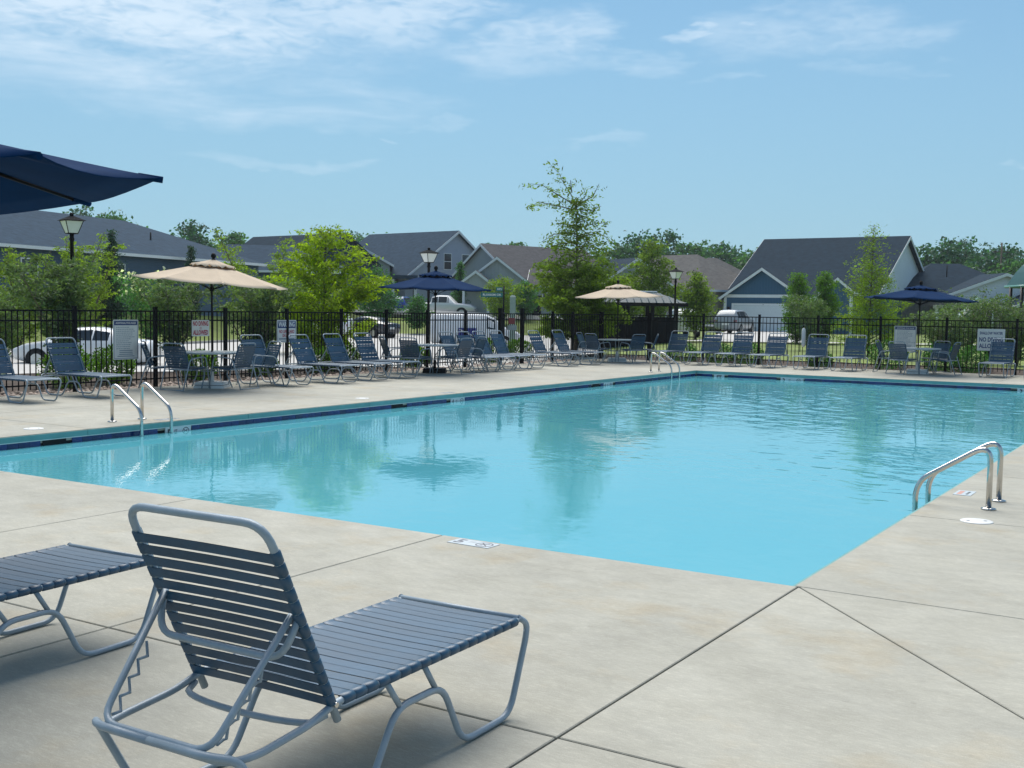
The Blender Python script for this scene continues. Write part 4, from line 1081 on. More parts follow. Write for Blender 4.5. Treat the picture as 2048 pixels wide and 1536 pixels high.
# white house beyond the playground
h7 = house('white gabled house with charcoal roof behind the playground', 36.5, 95, 0)
gable(h7, 0, 8.9, 0, 9, .0, 3.35, 5.0, 'y', W_WHITE, RF_DARK, .35, W_WHITE)
hip(h7, -4.2, 8.4, 2.0, 12, .0, 3.2, 6.2, W_STONE, RF_DARK, .4)
MB().box(-2.2, 4.2, -2.2, .3, 2.35, 2.62).build('porch_roof', RF_GREY, h7); MB().box(-2.3, 4.3, -2.36, -2.21, 2.15, 2.42).build('porch_fascia', pmat('cream_fascia', (.45, .43, .36), .6), h7)
MB().box(-1.8, 4.0, -.3, -.05, 0, 2.3).build('porch_wall', W_STONE, h7)
for x in (-1.9, .6, 2.6): MB().box(x-.12, x+.12, -2.1, -1.86, 0, 2.35).build('column', M_TRIM, h7)
gable(h7, 4.3, 8.2, -3.0, 2, .0, 2.5, 3.5, 'y', W_STONE, RF_DARK, .3, W_WHITE)
vent(h7, 1.0, 3.8, 5.2, .7)

# ------------------------------------------------------------------ vehicles
C_WHITE = pmat('car_paint_white', (.72, .73, .74), .22, var=.02, spec=.7); C_DARK = pmat('car_paint_graphite', (.022, .032, .045), .2, var=.05, spec=.8); C_BLUE = pmat('car_paint_blue', (.02, .05, .30), .22, var=.03, spec=.7); C_SILV = pmat('car_paint_silver', (.26, .29, .32), .25, var=.02, spec=.7)
M_TAIL = pmat('tail_light_red', (.35, .01, .012), .2, var=.05); M_HEAD = pmat('head_light_clear', (.6, .62, .65), .1, var=.03)
ST = {
 'sedan': dict(st=[(0, .46, .86, .90, .74, .62), (.10, .30, .95, 1.00, .84, .70), (.75, .24, .97, 1.06, .90, .66), (1.35, .22, .97, 1.37, .91, .57), (1.95, .22, .96, 1.46, .91, .55), (2.65, .22, .95, 1.44, .91, .55), (3.10, .22, .95, 1.30, .91, .57), (3.65, .22, .94, .99, .91, .70), (4.35, .25, .84, .88, .88, .70), (4.72, .33, .70, .74, .78, .60), (4.82, .42, .60, .63, .68, .52)], side=(3, 6), rear=2, front=6, wheels=(.95, 3.85), r=.33),
 'suv': dict(st=[(0, .48, 1.02, 1.08, .80, .70), (.06, .34, 1.06, 1.25, .88, .74), (.42, .28, 1.06, 1.66, .92, .64), (1.0, .26, 1.05, 1.72, .93, .63), (2.3, .26, 1.05, 1.72, .93, .63), (2.85, .26, 1.05, 1.60, .93, .64), (3.45, .27, 1.05, 1.10, .93, .76), (4.30, .30, .98, 1.03, .90, .74), (4.60, .38, .82, .86, .82, .66), (4.66, .46, .70, .73, .74, .58)], side=(2, 5), rear=1, front=5, wheels=(.88, 3.72), r=.36),
 'van': dict(st=[(0, .45, 1.05, 1.75, .90, .76), (.10, .32, 1.05, 1.95, .97, .80), (.8, .30, 1.05, 1.99, .98, .80), (3.2, .30, 1.05, 1.98, .98, .80), (3.75, .30, 1.05, 1.72, .98, .78), (4.45, .30, 1.04, 1.16, .97, .80), (5.05, .34, .90, .98, .92, .72), (5.25, .42, .76, .80, .82, .64)], side=(3, 4), rear=0, front=4, wheels=(.95, 4.25), r=.36),
 'pickup': dict(st=[(0, .55, 1.12, 1.18, .90, .84), (.08, .48, 1.14, 1.22, .96, .88), (1.75, .46, 1.14, 1.22, .97, .88), (1.85, .45, 1.16, 1.72, .97, .72), (2.4, .45, 1.16, 1.86, .97, .70), (3.2, .45, 1.16, 1.84, .97, .70), (3.85, .45, 1.14, 1.22, .97, .82), (5.1, .48, 1.05, 1.12, .95, .80), (5.45, .52, .88, .94, .88, .72), (5.52, .58, .78, .80, .80, .64)], side=(3, 6), rear=None, front=5, wheels=(1.05, 4.45), r=.40),
}
def vehicle(name, label, cat, kind, paint, u, d, heading, z=None):
    x, y = site(u, d); K = ST[kind]; st = K['st']; Lh = st[-1][0]/2
    gz = ground_xy(x, y)+.065 if z is None else z
    t = thing(name, label, cat, (x, y, gz), YAW+R(heading), 'cars parked beyond the fence')
    def sec(s):
        X, lo, be, to, hw, ht = s; X -= Lh
        return [Vector(q) for q in ((X, hw*.84, lo), (X, hw*.985, lo+.16), (X, hw, be-.10), (X, hw*.965, be), (X, ht, to-.045), (X, ht*.80, to), (X, 0, to+.018), (X, -ht*.80, to), (X, -ht, to-.045), (X, -hw*.965, be), (X, -hw, be-.10), (X, -hw*.985, lo+.16), (X, -hw*.84, lo))]
    S = [sec(s) for s in st]; m = MB(); n = 13; vs = [q for s in S for q in s]; fs = []
    for i in range(len(S)-1):
        for k in range(n-1): fs.append((i*n+k, i*n+k+1, (i+1)*n+k+1, (i+1)*n+k))
        fs.append((i*n+n-1, i*n, (i+1)*n, (i+1)*n+n-1))
    fs.append(tuple(reversed(range(n)))); fs.append(tuple((len(S)-1)*n+k for k in range(n)))
    m.add(vs, fs, True); m.build('body', paint, t)
    def glass(nm, quads):
        for q in quads:
            c = sum(q, Vector())/4; nn = (q[1]-q[0]).cross(q[3]-q[0]).normalized()
            if nn.dot(c-Vector((c.x*.6, 0, .8))) < 0: nn = -nn
            mm = MB(); mm.add([a+nn*.012 for a in q]+[a-nn*.02 for a in q], [(0, 1, 2, 3), (4, 7, 6, 5), (0, 4, 5, 1), (1, 5, 6, 2), (2, 6, 7, 3), (3, 7, 4, 0)]); mm.build(nm, M_GLASS, t)
    i0, i1 = K['side']
    for (a, b) in ((3, 4), (9, 8)):
        for i in range(i0, i1):
            f0, f1 = .05, .95
            A, B_, C_, D_ = S[i][a].lerp(S[i][b], .14), S[i+1][a].lerp(S[i+1][b], .14), S[i+1][a].lerp(S[i+1][b], .90), S[i][a].lerp(S[i][b], .90)
            glass('side_window', [[A.lerp(B_, f0), A.lerp(B_, f1), D_.lerp(C_, f1), D_.lerp(C_, f0)]])
    def across(nm, i):
        A, B_, C_, D_ = S[i][4], S[i][8], S[i+1][8], S[i+1][4]
        glass(nm, [[A.lerp(B_, .06).lerp(D_.lerp(C_, .06), .1), A.lerp(B_, .94).lerp(D_.lerp(C_, .94), .1), D_.lerp(C_, .94).lerp(A.lerp(B_, .94), .1), D_.lerp(C_, .06).lerp(A.lerp(B_, .06), .1)]])
    across('windscreen', K['front'])
    if K['rear'] is not None: across('rear_window', K['rear'])
    r = K['r']
    for wx in K['wheels']:
        hw = .90 if kind in ('sedan', 'suv') else .95
        for s in (-1, 1):
            yc = s*(hw-.11)
            arch = MB(); arch.tube([(wx-Lh, yc-s*.02, r), (wx-Lh, yc+s*.128, r)], r+.07, 18); arch.build('wheel_arch', M_DARK, t)
            w = MB().tube([(wx-Lh, yc-.1, r), (wx-Lh, yc-.095+.19+.045*(s > 0), r)] if s > 0 else [(wx-Lh, yc+.1, r), (wx-Lh, yc-.14, r)], r, 20).build('wheel', M_RUBBER, t)
            rm = MB().tube([(wx-Lh, yc+s*.135, r), (wx-Lh, yc+s*.152, r)], r*.66, 16); rm.build('rim', M_RIM, w)
    for s in (-1, 1):
        a = st[1]; MB().box(a[0]-Lh-.06, a[0]-Lh+.14, s*a[4]*.80-.12, s*a[4]*.80+.12, a[2]-.20, a[2]-.06).build('tail_light', M_TAIL, t)
        b = st[-2]; MB().box(b[0]-Lh-.16, b[0]-Lh+.03, s*b[4]*.80-.13, s*b[4]*.80+.13, b[2]-.14, b[2]-.03).build('headlight', M_HEAD, t)
    MB().box(-Lh-.012, -Lh+.02, -.26, .26, st[0][1]+.14, st[0][1]+.28).build('number_plate', M_WHITE, t)
    return t
vehicle('parked_car', 'white sedan parked behind the boxwood shrubs and the rules sign', 'car', 'sedan', C_WHITE, -14.95, 40, 178, -.70)
vehicle('parked_car', 'dark graphite sedan parked beyond the fence posts and bright tree', 'car', 'sedan', C_DARK, -10.1, 79, 142)
vehicle('parked_car', 'white SUV parked behind the bright yellow green tree', 'car', 'suv', C_WHITE, -12.6, 73, 168)
van = vehicle('parked_van', 'white van standing beyond the fence behind the navy umbrella table', 'van', 'van', C_WHITE, -2.15, 66, 3, -.72)
MB().box(-1.0, .0, -1.0, -.985, .62, 1.2).build('blue_panel', pmat('blue_decal', (.015, .03, .22), .4), van)
MB().tube([(-.95, -1.004, 1.12), (-.05, -1.004, .70)], .04, 4).build('white_stripe', M_WHITE, van)
vehicle('pickup_truck', 'white pickup truck with lettered door parked on the street behind the navy umbrella', 'truck', 'pickup', C_WHITE, -5.9, 97.3, -8)
vehicle('parked_car', 'blue car parked at the street in front of the porch columns', 'car', 'suv', C_BLUE, -9.6, 98.4, 80)
vehicle('parked_car', 'silver SUV parked on the driveway of the blue house', 'car', 'suv', C_SILV, 16.4, 84, 62)
vehicle('parked_car', 'white car showing between the kiosk and the lamp post', 'car', 'suv', C_WHITE, 10.8, 74, 96)

# ------------------------------------------------------------------ lamp posts
def lamp(u, d, top, label):
    x, y = site(u, d); z0 = ground_xy(x, y)
    t = thing('street_lamp', label, 'street lamp', (x, y, z0), YAW+R(40), 'black lantern street lamps'); H = top-z0
    zb = H-.56
    MB().lathe([(.11, -.05), (.11, .25), (.075, .32), (.06, .55), (.052, .9), (.050, zb-.20), (.075, zb-.16), (.055, zb-.10), (.06, zb)], seg=12).build('post', M_BLACK, t)
    a, b, h0, h1 = .125, .235, zb, zb+.34
    m = MB(); vs = [(sx*a, sy*a, h0) for sx, sy in ((-1, -1), (1, -1), (1, 1), (-1, 1))] + [(sx*b, sy*b, h1) for sx, sy in ((-1, -1), (1, -1), (1, 1), (-1, 1))]
    gm = pmat('frosted_lamp_glass', (.92, .92, .90), .5, var=.02)
    for k in range(4):
        j = (k+1) % 4; q = [Vector(vs[k]), Vector(vs[j]), Vector(vs[4+j]), Vector(vs[4+k])]; c = sum(q, Vector())/4; q = [c+(p-c)*.95 for p in q]; inw = Vector((-c.x, -c.y, 0)).normalized()*.006
        MB().add([*q, *[p+inw for p in q]], [(0, 1, 2, 3), (7, 6, 5, 4), (0, 4, 5, 1), (1, 5, 6, 2), (2, 6, 7, 3), (3, 7, 4, 0)]).build('glass_pane', gm, t)
        MB().tube([vs[k], vs[4+k]], .012, 5).build('frame_bar', M_BLACK, t)
    for (r_, z_) in ((a, h0), (b, h1)): MB().tube([(-r_, -r_, z_), (r_, -r_, z_), (r_, r_, z_), (-r_, r_, z_)], .013, 5, closed=True).build('frame_ring', M_BLACK, t)
    c = .30
    m = MB(); m.add([(-c, -c, h1+.005), (c, -c, h1+.005), (c, c, h1+.005), (-c, c, h1+.005), (-.05, -.05, h1+.13), (.05, -.05, h1+.13), (.05, .05, h1+.13), (-.05, .05, h1+.13)], [(3, 2, 1, 0), (4, 5, 6, 7), (0, 1, 5, 4), (1, 2, 6, 5), (2, 3, 7, 6), (3, 0, 4, 7)]); m.build('lamp_cap', pmat('weathered_cap', (.018, .020, .022), .8, spec=.03), t)
    MB().lathe([(.05, h1+.131), (.055, h1+.16), (.055, h1+.20), (.02, h1+.22)], seg=10).build('finial', M_BLACK, t)
lamp(-12.0, 31, 4.05, 'black lantern street lamp rising from the big olive shrub by the slate blue roof')
lamp(-3.2, 43, 3.88, 'black lantern street lamp standing behind the fence-side navy umbrella')
lamp(8.1, 57, 3.80, 'black lantern street lamp at the end of the dark kiosk')

# ------------------------------------------------------------------ kiosk, street sign, gate box, playground
x, y = site(3.4, 59.5); kz = ground_xy(x, y)
k = thing('mail_kiosk', 'dark open kiosk with standing seam metal roof behind the tan umbrella', 'kiosk', (x, y, kz), YAW)
zt = 1.95-kz
for px_ in (.35, 1.35, 2.6, 3.9, 5.15):
    for py_ in (.1, 2.4): MB().box(px_-.09, px_+.09, py_-.09, py_+.09, -.2, zt).build('post', M_BLACK, k)
for a in np.arange(.3, 5.1, .62): MB().box(a, a+.60, .25, .60, .05, 1.30-kz).build('mailbox_unit', pmat('mailbox_dark', (.008, .009, .012), .7, var=.2, spec=.1), k)
MB().box(.1, 5.3, 2.2, 2.3, -.1, 1.25-kz).build('back_panel', M_BLACK, k)
MB().box(.2, 5.2, 1.4, 1.46, 1.24-kz, 1.30-kz).build('shelf_rail', M_TRIM, k)
X0, X1, Y0, Y1, h = -.25, 5.65, -.6, 3.0, 1.4
ZE, ZR = 2.02-kz, 2.60-kz
m = MB(); m.add([(X0, Y0, ZE), (X1, Y0, ZE), (X1, Y1, ZE), (X0, Y1, ZE), (X0+h, 1.2, ZR), (X1-h, 1.2, ZR)], [(0, 1, 5, 4), (1, 2, 5), (2, 3, 4, 5), (3, 0, 4), (3, 2, 1, 0)]); rf = m.build('roof', pmat('green_metal_roof', (.020, .045, .055), .5, var=.05, spec=.15), k)
MB().tube([(X0+h, 1.2, ZR+.02), (X1-h, 1.2, ZR+.02)], .06, 6).build('ridge_cap', M_TRIM, rf)
for a in np.arange(X0+.1, X1, .38):
    f = min(1, (a-X0)/h, (X1-a)/h); MB().tube([(a, Y0, ZE+.015), (a, Y0+(1.2-Y0)*f, ZE+(ZR-ZE)*f+.015)], .022, 4).build('seam', pmat('roof_seam_light', (.10, .15, .17), .45, spec=.2), rf)
MB().box(X0, X1, Y0-.06, Y0-.003, ZE-.16, ZE+.02).build('fascia', M_BLACK, k)

x, y = site(-.42, 50); z0 = ground_xy(x, y)
s_ = thing('street_sign', 'street name sign with two teal blades on a dark post', 'street sign', (x, y, z0), YAW)
MB().tube([(0, 0, -.2), (0, 0, 2.62-z0)], .035, 8).build('post', M_BLACK, s_)
tm = pmat('teal_sign', (.01, .13, .13), .4, var=.05)
b1 = MB().box(-.34, -.045, -.012, .012, 2.38-z0, 2.56-z0).build('sign_blade', tm, s_); b2 = MB().box(-1.0, -.045, -.012, .012, 2.12-z0, 2.32-z0).build('sign_blade', tm, s_)
text_part('KPS', 'lettering', .12, M_WHITE, b1, Matrix.Translation((-.19, -.0125, 2.47-z0)) @ MF, .002); text_part('BLOSSOM CIR', 'lettering', .12, M_WHITE, b2, Matrix.Translation((-.52, -.0125, 2.22-z0)) @ MF, .002, .8)
x, y = site(-.02, 52); z0 = ground_xy(x, y)
s_ = thing('utility_pedestal', 'slim pale green utility post beside the street name sign', 'utility post', (x, y, z0), YAW)
pm_ = pmat('pale_green_plastic', (.20, .28, .25), .6)
MB().box(-.14, .14, -.14, .14, -.2, 2.15-z0, taper=.01).build('body', pm_, s_); MB().box(-.15, .15, -.15, .15, 2.151-z0, 2.25-z0, taper=.09).build('cap', pm_, s_)
gb = thing('gate_notice', 'small red notice with grey plate on the gate of the fence', 'notice'); gb.matrix_world = Matrix.Translation((-15.672, 21.72, 1.2)) @ ML
MB().box(-.17, .17, -.02, .16, -.006, .006).build('red_panel', pmat('faded_notice_red', (.20, .03, .03), .6), gb); MB().box(-.24, .24, -.20, -.06, -.01, .03).build('plate', pmat('plate_grey', (.25, .28, .28), .5), gb)

x, y = site(17.8, 44.5); pz = ground_xy(x, y)
pg = thing('playground_structure', 'playground tower with green roof, dark posts, slide and metal hoop', 'playground', (x, y, pz), YAW)
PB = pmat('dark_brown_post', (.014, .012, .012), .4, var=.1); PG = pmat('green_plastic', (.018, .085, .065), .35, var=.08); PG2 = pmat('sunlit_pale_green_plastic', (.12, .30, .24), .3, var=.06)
for (a, b) in ((2.05, 0), (3.5, 0), (2.05, 1.0), (3.5, 1.0)): MB().tube([(a, b, -.2), (a, b, 2.82-pz)], .065, 10).build('post', PB, pg)
for (a, b) in ((.15, 0), (.75, 0), (1.1, .6), (.15, 1.3)): MB().tube([(a, b, -.2), (a, b, 2.05-pz)], .06, 10).build('post', PB, pg)
MB().box(-.1, 3.5, -.1, 1.4, .93-pz, 1.03-pz).build('platform', PB, pg)
m = MB(); NS = 7; vs = []; fs = []
for i in range(NS):
    f = i/(NS-1); w = 1.02*(1-f)**.75*1.0; zz = 2.80-pz + 1.15*math.sin(f*PI/2)
    cx_, cy_ = 3.06, .45
    vs += [(cx_-w, cy_-w, zz), (cx_+w, cy_-w, zz), (cx_+w, cy_+w, zz), (cx_-w, cy_+w, zz)]
for i in range(NS-1):
    for q in range(4): fs.append((i*4+q, i*4+(q+1) % 4, i*4+4+(q+1) % 4, i*4+4+q))
fs.append((3, 2, 1, 0)); m.add(vs, fs); rf = m.build('roof', PG, pg)
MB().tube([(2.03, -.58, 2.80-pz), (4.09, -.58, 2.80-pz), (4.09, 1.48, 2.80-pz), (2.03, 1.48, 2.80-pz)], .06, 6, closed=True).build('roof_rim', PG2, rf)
for i in range(5):
    for j in range(4):
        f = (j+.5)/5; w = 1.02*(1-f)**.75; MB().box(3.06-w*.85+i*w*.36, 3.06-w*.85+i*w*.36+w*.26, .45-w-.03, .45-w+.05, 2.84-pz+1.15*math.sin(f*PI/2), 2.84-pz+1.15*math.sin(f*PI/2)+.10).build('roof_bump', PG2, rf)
sl = [(.35, -.1, 2.0-pz), (-.2, -.5, 1.62-pz), (-.75, -.9, 1.2-pz), (-1.3, -1.3, .7-pz), (-1.7, -1.6, .35-pz)]
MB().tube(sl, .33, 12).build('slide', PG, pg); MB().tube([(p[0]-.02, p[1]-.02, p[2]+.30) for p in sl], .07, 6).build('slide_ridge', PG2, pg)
hm = pmat('pale_tube', (.45, .42, .36), .4)
MB().tube(fillet([(.55, -.25, .2-pz), (.55, -.25, 2.12-pz), (1.1, -.25, 2.12-pz), (1.1, -.25, .2-pz)], .2, 6), .028, 8).build('hoop', hm, pg)
for a in np.arange(.2, 1.9, .13): MB().tube([(a, 1.4, 1.0-pz), (a, 1.4, 1.9-pz)], .012, 5).build('rail_bar', hm, pg)
MB().tube([(.1, 1.4, 1.9-pz), (1.9, 1.4, 1.9-pz)], .02, 6).build('top_rail', PB, pg)
for q in range(6): MB().box(1.3+q*.17, 1.47+q*.17, -.5-.12, -.12, .95-pz-.16*q-.05, .95-pz-.16*q).build('step', PB, pg)
x, y = site(64, 150)
up = thing('utility_pole', 'tall wooden utility pole beyond the white house', 'utility pole', (x, y, 0), YAW)
MB().tube([(0, 0, -.5), (0, 0, 11.2)], [.16, .11], 8).build('pole', M_BARK, up); MB().box(-1.1, 1.1, -.06, .06, 9.9, 10.05).build('crossarm', M_BARK, up)

# ------------------------------------------------------------------ summer haze in the air
hb = MB().box(-2400, 2400, -2400, 2400, -2.2, 24).mesh('haze')
hm_ = bpy.data.materials.new('haze_air'); hm_.use_nodes = True; hn, hl = hm_.node_tree.nodes, hm_.node_tree.links; hn.clear()
ho = hn.new('ShaderNodeOutputMaterial'); hv = hn.new('ShaderNodeVolumePrincipled'); hv.inputs['Color'].default_value = (.82, .92, 1.0, 1); hv.inputs['Density'].default_value = 0.00028; hv.inputs['Anisotropy'].default_value = 0.2
hl.new(hv.outputs[0], ho.inputs['Volume']); tag(obj('haze', hb, hm_), 'thin summer haze filling the air over the whole place', 'haze', kind='stuff')

# ------------------------------------------------------------------ vegetation
def leaf_mesh(name, pts, size, rg, aspect=.5, droop=0.0, outdir=None):
    n = len(pts); pts = np.asarray(pts)
    d = rg.normal(size=(n, 3)); 
    if outdir is not None: d += outdir*1.2
    d[:, 2] -= droop
    d /= np.linalg.norm(d, axis=1)[:, None]+1e-9
    r = rg.normal(size=(n, 3)); s = np.cross(d, r); s /= np.linalg.norm(s, axis=1)[:, None]+1e-9
    nn = np.cross(d, s)
    L = size*(.6+.8*rg.random(n))[:, None]; W = L*aspect
    v = np.empty((n, 4, 3)); v[:, 0] = pts-d*L*.5; v[:, 1] = pts+s*W*.5+nn*W*.18; v[:, 2] = pts+d*L*.5; v[:, 3] = pts-s*W*.5+nn*W*.18
    me = bpy.data.meshes.new(name); me.vertices.add(n*4); me.vertices.foreach_set('co', v.reshape(-1)); me.loops.add(n*4); me.loops.foreach_set('vertex_index', np.arange(n*4, dtype=np.int32))
    me.polygons.add(n); me.polygons.foreach_set('loop_start', np.arange(0, n*4, 4, dtype=np.int32)); me.polygons.foreach_set('loop_total', np.full(n, 4, dtype=np.int32)); me.update(calc_edges=True)
    return me
def interp(prof, t):
    for (a, b) in zip(prof[:-1], prof[1:]):
        if a[0] <= t <= b[0]: return a[1]+(b[1]-a[1])*(t-a[0])/(b[0]-a[0]+1e-9)
    return prof[-1][1]
def tree(name, label, u, d, h, prof, nb, nl, leaf, mat, seed, up=.35, t0=.15, clump=.16, group='trees beyond the fence', cat='tree', bark=None, tr=.05, aspect=.5, droop=.2, z0=None, bend=0.0, dens=None, stems=1, bloom=0, twig=True, flat=.6, limbs=(), limb_w=1.0, rz=None):
    x, y = site(u, d); zg = ground_xy(x, y) if z0 is None else z0
    rg = np.random.default_rng(seed); t = thing(name, label, cat, (x, y, zg), rg.random()*6.28 if rz is None else rz, group)
    trunk = MB(); cents = []; wts = []; outs = []
    for st in range(stems):
        lean = (rg.normal(size=2)*.02 if stems == 1 else rg.normal(size=2)*.28)*h
        def T(s, lean=lean): return np.array([lean[0]*s**1.2+bend*h*math.sin(s*2.2), lean[1]*s**1.2, h*s*.97])
        trunk.tube([T(s) for s in (0, .15, .35, .6, .8, 1.0)], [tr, tr*.85, tr*.7, tr*.45, tr*.28, tr*.10], 7)
        k = nb//stems
        for i in range(k):
            s = t0+(1-t0)*((i+rg.random()*.8)/k)
            L = interp(prof, s)*(.72+.42*rg.random())
            if L <= 0.02: continue
            a = i*2.39996+rg.normal()*.35+seed
            p0 = T(max(.02, s-L*up*.5/h)); dirv = np.array([math.cos(a), math.sin(a), up*(.7+.6*rg.random())])
            p2 = p0+dirv*L; p1 = p0+dirv*L*.5+np.array([0, 0, L*.06])
            if twig: trunk.tube([p0, p1, p2], [tr*.30*(1-s*.6)+.004, tr*.18*(1-s*.6)+.003, .003], 4, cap=False)
            w = (dens(s) if dens else 1.0)
            nc = max(2, int(2+L*4/(clump*6+.2)))
            for q in range(nc):
                f = .25+.80*((q+rg.random())/nc)
                c = p0+(p2-p0)*f+rg.normal(size=3)*clump*np.array([1, 1, flat])*(.5+L*.25)
                cents.append(c); wts.append(w*(.5+L)); outs.append([dirv[0], dirv[1], .1])
    for lb in limbs:
        Q = [np.array((q[0], rg.normal()*.12*i, q[1]-zg)) for i, q in enumerate(lb)]
        trunk.tube(Q, [max(.005, .022*(1-i/len(Q))) for i in range(len(Q))], 5, cap=False)
        for a_, b_ in zip(Q[:-1], Q[1:]):
            for q in range(max(2, int(np.linalg.norm(b_-a_)/.11))):
                f = rg.random(); cents.append(a_+(b_-a_)*f+rg.normal(size=3)*.06-np.array([0, 0, .04])); wts.append(limb_w); outs.append(list((b_-a_)/np.linalg.norm(b_-a_)))
    wts = np.array(wts); wts /= wts.sum(); cents = np.array(cents); outs = np.array(outs)
    idx = rg.choice(len(cents), size=nl, p=wts)
    pts = cents[idx]+rg.normal(size=(nl, 3))*clump*np.array([1, 1, flat*.8])
    pts[:, 2] = np.maximum(pts[:, 2], .05)
    trunk.build('trunk', bark or M_BARK, t)
    obj('crown', leaf_mesh('crown', pts, leaf, rg, aspect, droop, outs[idx]), mat, t)
    if bloom:
        tops = cents[np.argsort(cents[:, 2])[-max(6, len(cents)//3):]]; b = tops[rg.integers(0, len(tops), bloom)]+rg.normal(size=(bloom, 3))*clump*.7+np.array([0, 0, clump*.5])
        obj('blossom', leaf_mesh('blossom', b, leaf*1.2, rg, .8), L_BLOOM, t)
    return t
OVAL = [(0, 0), (.15, .55), (.4, 1.0), (.65, .85), (.88, .45), (1, .08)]
CONE = [(0, 1.0), (.2, .95), (.5, .62), (.8, .28), (1, .04)]
def pf(p, w): return [(a, b*w) for a, b in p]
# tall oak with thin leaning top
OAK = [[(0, 4.9), (-.08, 5.15), (-.30, 5.72), (-.55, 6.02), (-.74, 6.32), (-1.18, 6.64)], [(-.1, 5.25), (-.82, 5.66), (-1.28, 5.95), (-1.70, 5.98)], [(-.1, 5.1), (-.88, 5.26), (-1.42, 5.36), (-1.68, 5.22)],
       [(-.26, 5.7), (-.32, 6.12)], [(0, 5.36), (.23, 5.60), (.14, 5.90)], [(.07, 5.36), (.47, 5.56), (.67, 6.0)], [(0, 5.1), (.47, 5.10), (.78, 5.26)], [(0, 4.55), (-.6, 4.62), (-.75, 4.6)], [(0, 4.3), (-.85, 4.25), (-1.25, 4.0)],
       [(0, 4.5), (.5, 4.62), (1.0, 4.70)], [(0, 4.15), (.65, 4.32), (1.0, 4.2), (1.15, 3.9)], [(0, 4.0), (-.7, 3.9), (-1.3, 3.7)], [(0, 3.85), (.7, 3.8), (1.2, 3.6)]]
tree('oak_tree', 'tall slender oak with sparse leaning top behind the fence by the kiosk', 2.25, 40, 5.75, pf([(0, .35), (.15, .95), (.3, 1.0), (.5, .92), (.68, .62), (.8, .35), (.95, .25), (1, .10)], 1.72), 90, 30000, .130, L_OAK, 5, up=.22, t0=.12, clump=.13, tr=.075, aspect=.36, droop=.5, dens=lambda s: 1.6 if s < .55 else .40, limbs=OAK, limb_w=.34, rz=YAW)
# bright tree and feathery trees
tree('yellow_green_tree', 'bright yellow green bushy tree behind the fence beside the WARNING sign', -5.2, 31, 3.95, pf([(0, .2), (.2, .85), (.4, 1.0), (.6, .85), (.8, .62), (1, .22)], 1.5), 64, 15000, .11, L_YEL, 11, up=.75, t0=.16, clump=.105, tr=.06, aspect=.4, droop=.3)
for i, (u, d, h, w, lab) in enumerate(((-19.6, 45, 4.4, 1.0, 'feathery green tree at the lawn edge, farthest from the lamp post'), (-18.0, 45.5, 5.1, .95, 'tall feathery green tree on the lawn before the slate blue house'), (-16.9, 44.5, 4.6, .85, 'feathery green tree just beside the lantern lamp post'))):
    tree('feathery_tree', lab, u, d, h, pf([(0, .4), (.3, 1.0), (.6, .75), (.85, .4), (1, .1)], w), 46, 8000, .13, L_FEATH, 20+i, up=1.1, t0=.08, clump=.11, tr=.06, aspect=.35, droop=.0, stems=3)
tree('feathery_tree', 'tall feathery green tree above the tan umbrella', -10.9, 50, 5.3, pf([(0, .4), (.3, 1.0), (.55, .6), (.8, .36), (1, .1)], 1.1), 46, 9000, .13, L_FEATH, 31, up=1.0, t0=.08, clump=.12, tr=.06, aspect=.35, droop=.0, stems=2)
tree('feathery_tree', 'lower feathery green tree between the tan umbrella and the bright tree', -9.6, 52, 4.3, pf([(0, .4), (.3, 1.0), (.6, .7), (1, .1)], 1.15), 50, 7000, .11, L_FEATH, 33, up=1.0, t0=.08, clump=.18, tr=.06, aspect=.35, droop=.0, stems=3)
# loose olive shrubs behind the left fence
VASE = [(0, .1), (.3, .3), (.55, .85), (.8, 1.0), (1, .5)]
for i, (u, d, h, w, nl, lab) in enumerate(((-10.6, 27.0, 2.70, .56, 9000, 'big loose olive shrub with upright whips behind the rules sign'), (-8.3, 28, 2.35, .52, 6000, 'olive green shrub behind the NO DIVING sign'),
                                     (-6.55, 29, 2.25, .68, 6000, 'grey green shrub behind the WARNING sign'), (-13.2, 29.5, 2.1, .8, 5000, 'low leafy shrub at the lawn corner by the white sedan'))):
    tree('olive_shrub', lab, u, d, h, pf(VASE, w), 54, nl, .088, L_OLIVE, 40+i, up=1.2, t0=.25, clump=.10, tr=.03, aspect=.5, droop=-.2, stems=6, cat='shrub', group='shrubs behind the fence', bark=M_STEM)
# conifers
tree('conifer', 'dark pointed conifer in front of the slate blue house', -21.9, 62, 5.3, pf(CONE, 1.0), 150, 12000, .13, L_DARK, 50, up=.8, t0=.02, clump=.12, tr=.08, aspect=.4, droop=-.4, group='dark conifers', twig=False)
tree('conifer', 'narrow dark conifer by the eave of the slate blue house', -19.8, 70, 4.9, pf(CONE, .6), 110, 7000, .13, L_DARK, 51, up=.9, t0=.02, clump=.10, tr=.07, aspect=.4, droop=-.4, group='dark conifers', twig=False)
tree('conifer', 'slim green conifer between the lavender house and the gabled house', -4.6, 99, 5.0, pf(CONE, .85), 120, 7000, .17, L_MID, 52, up=.7, t0=.02, clump=.13, tr=.08, aspect=.4, droop=-.2, group='dark conifers', twig=False)
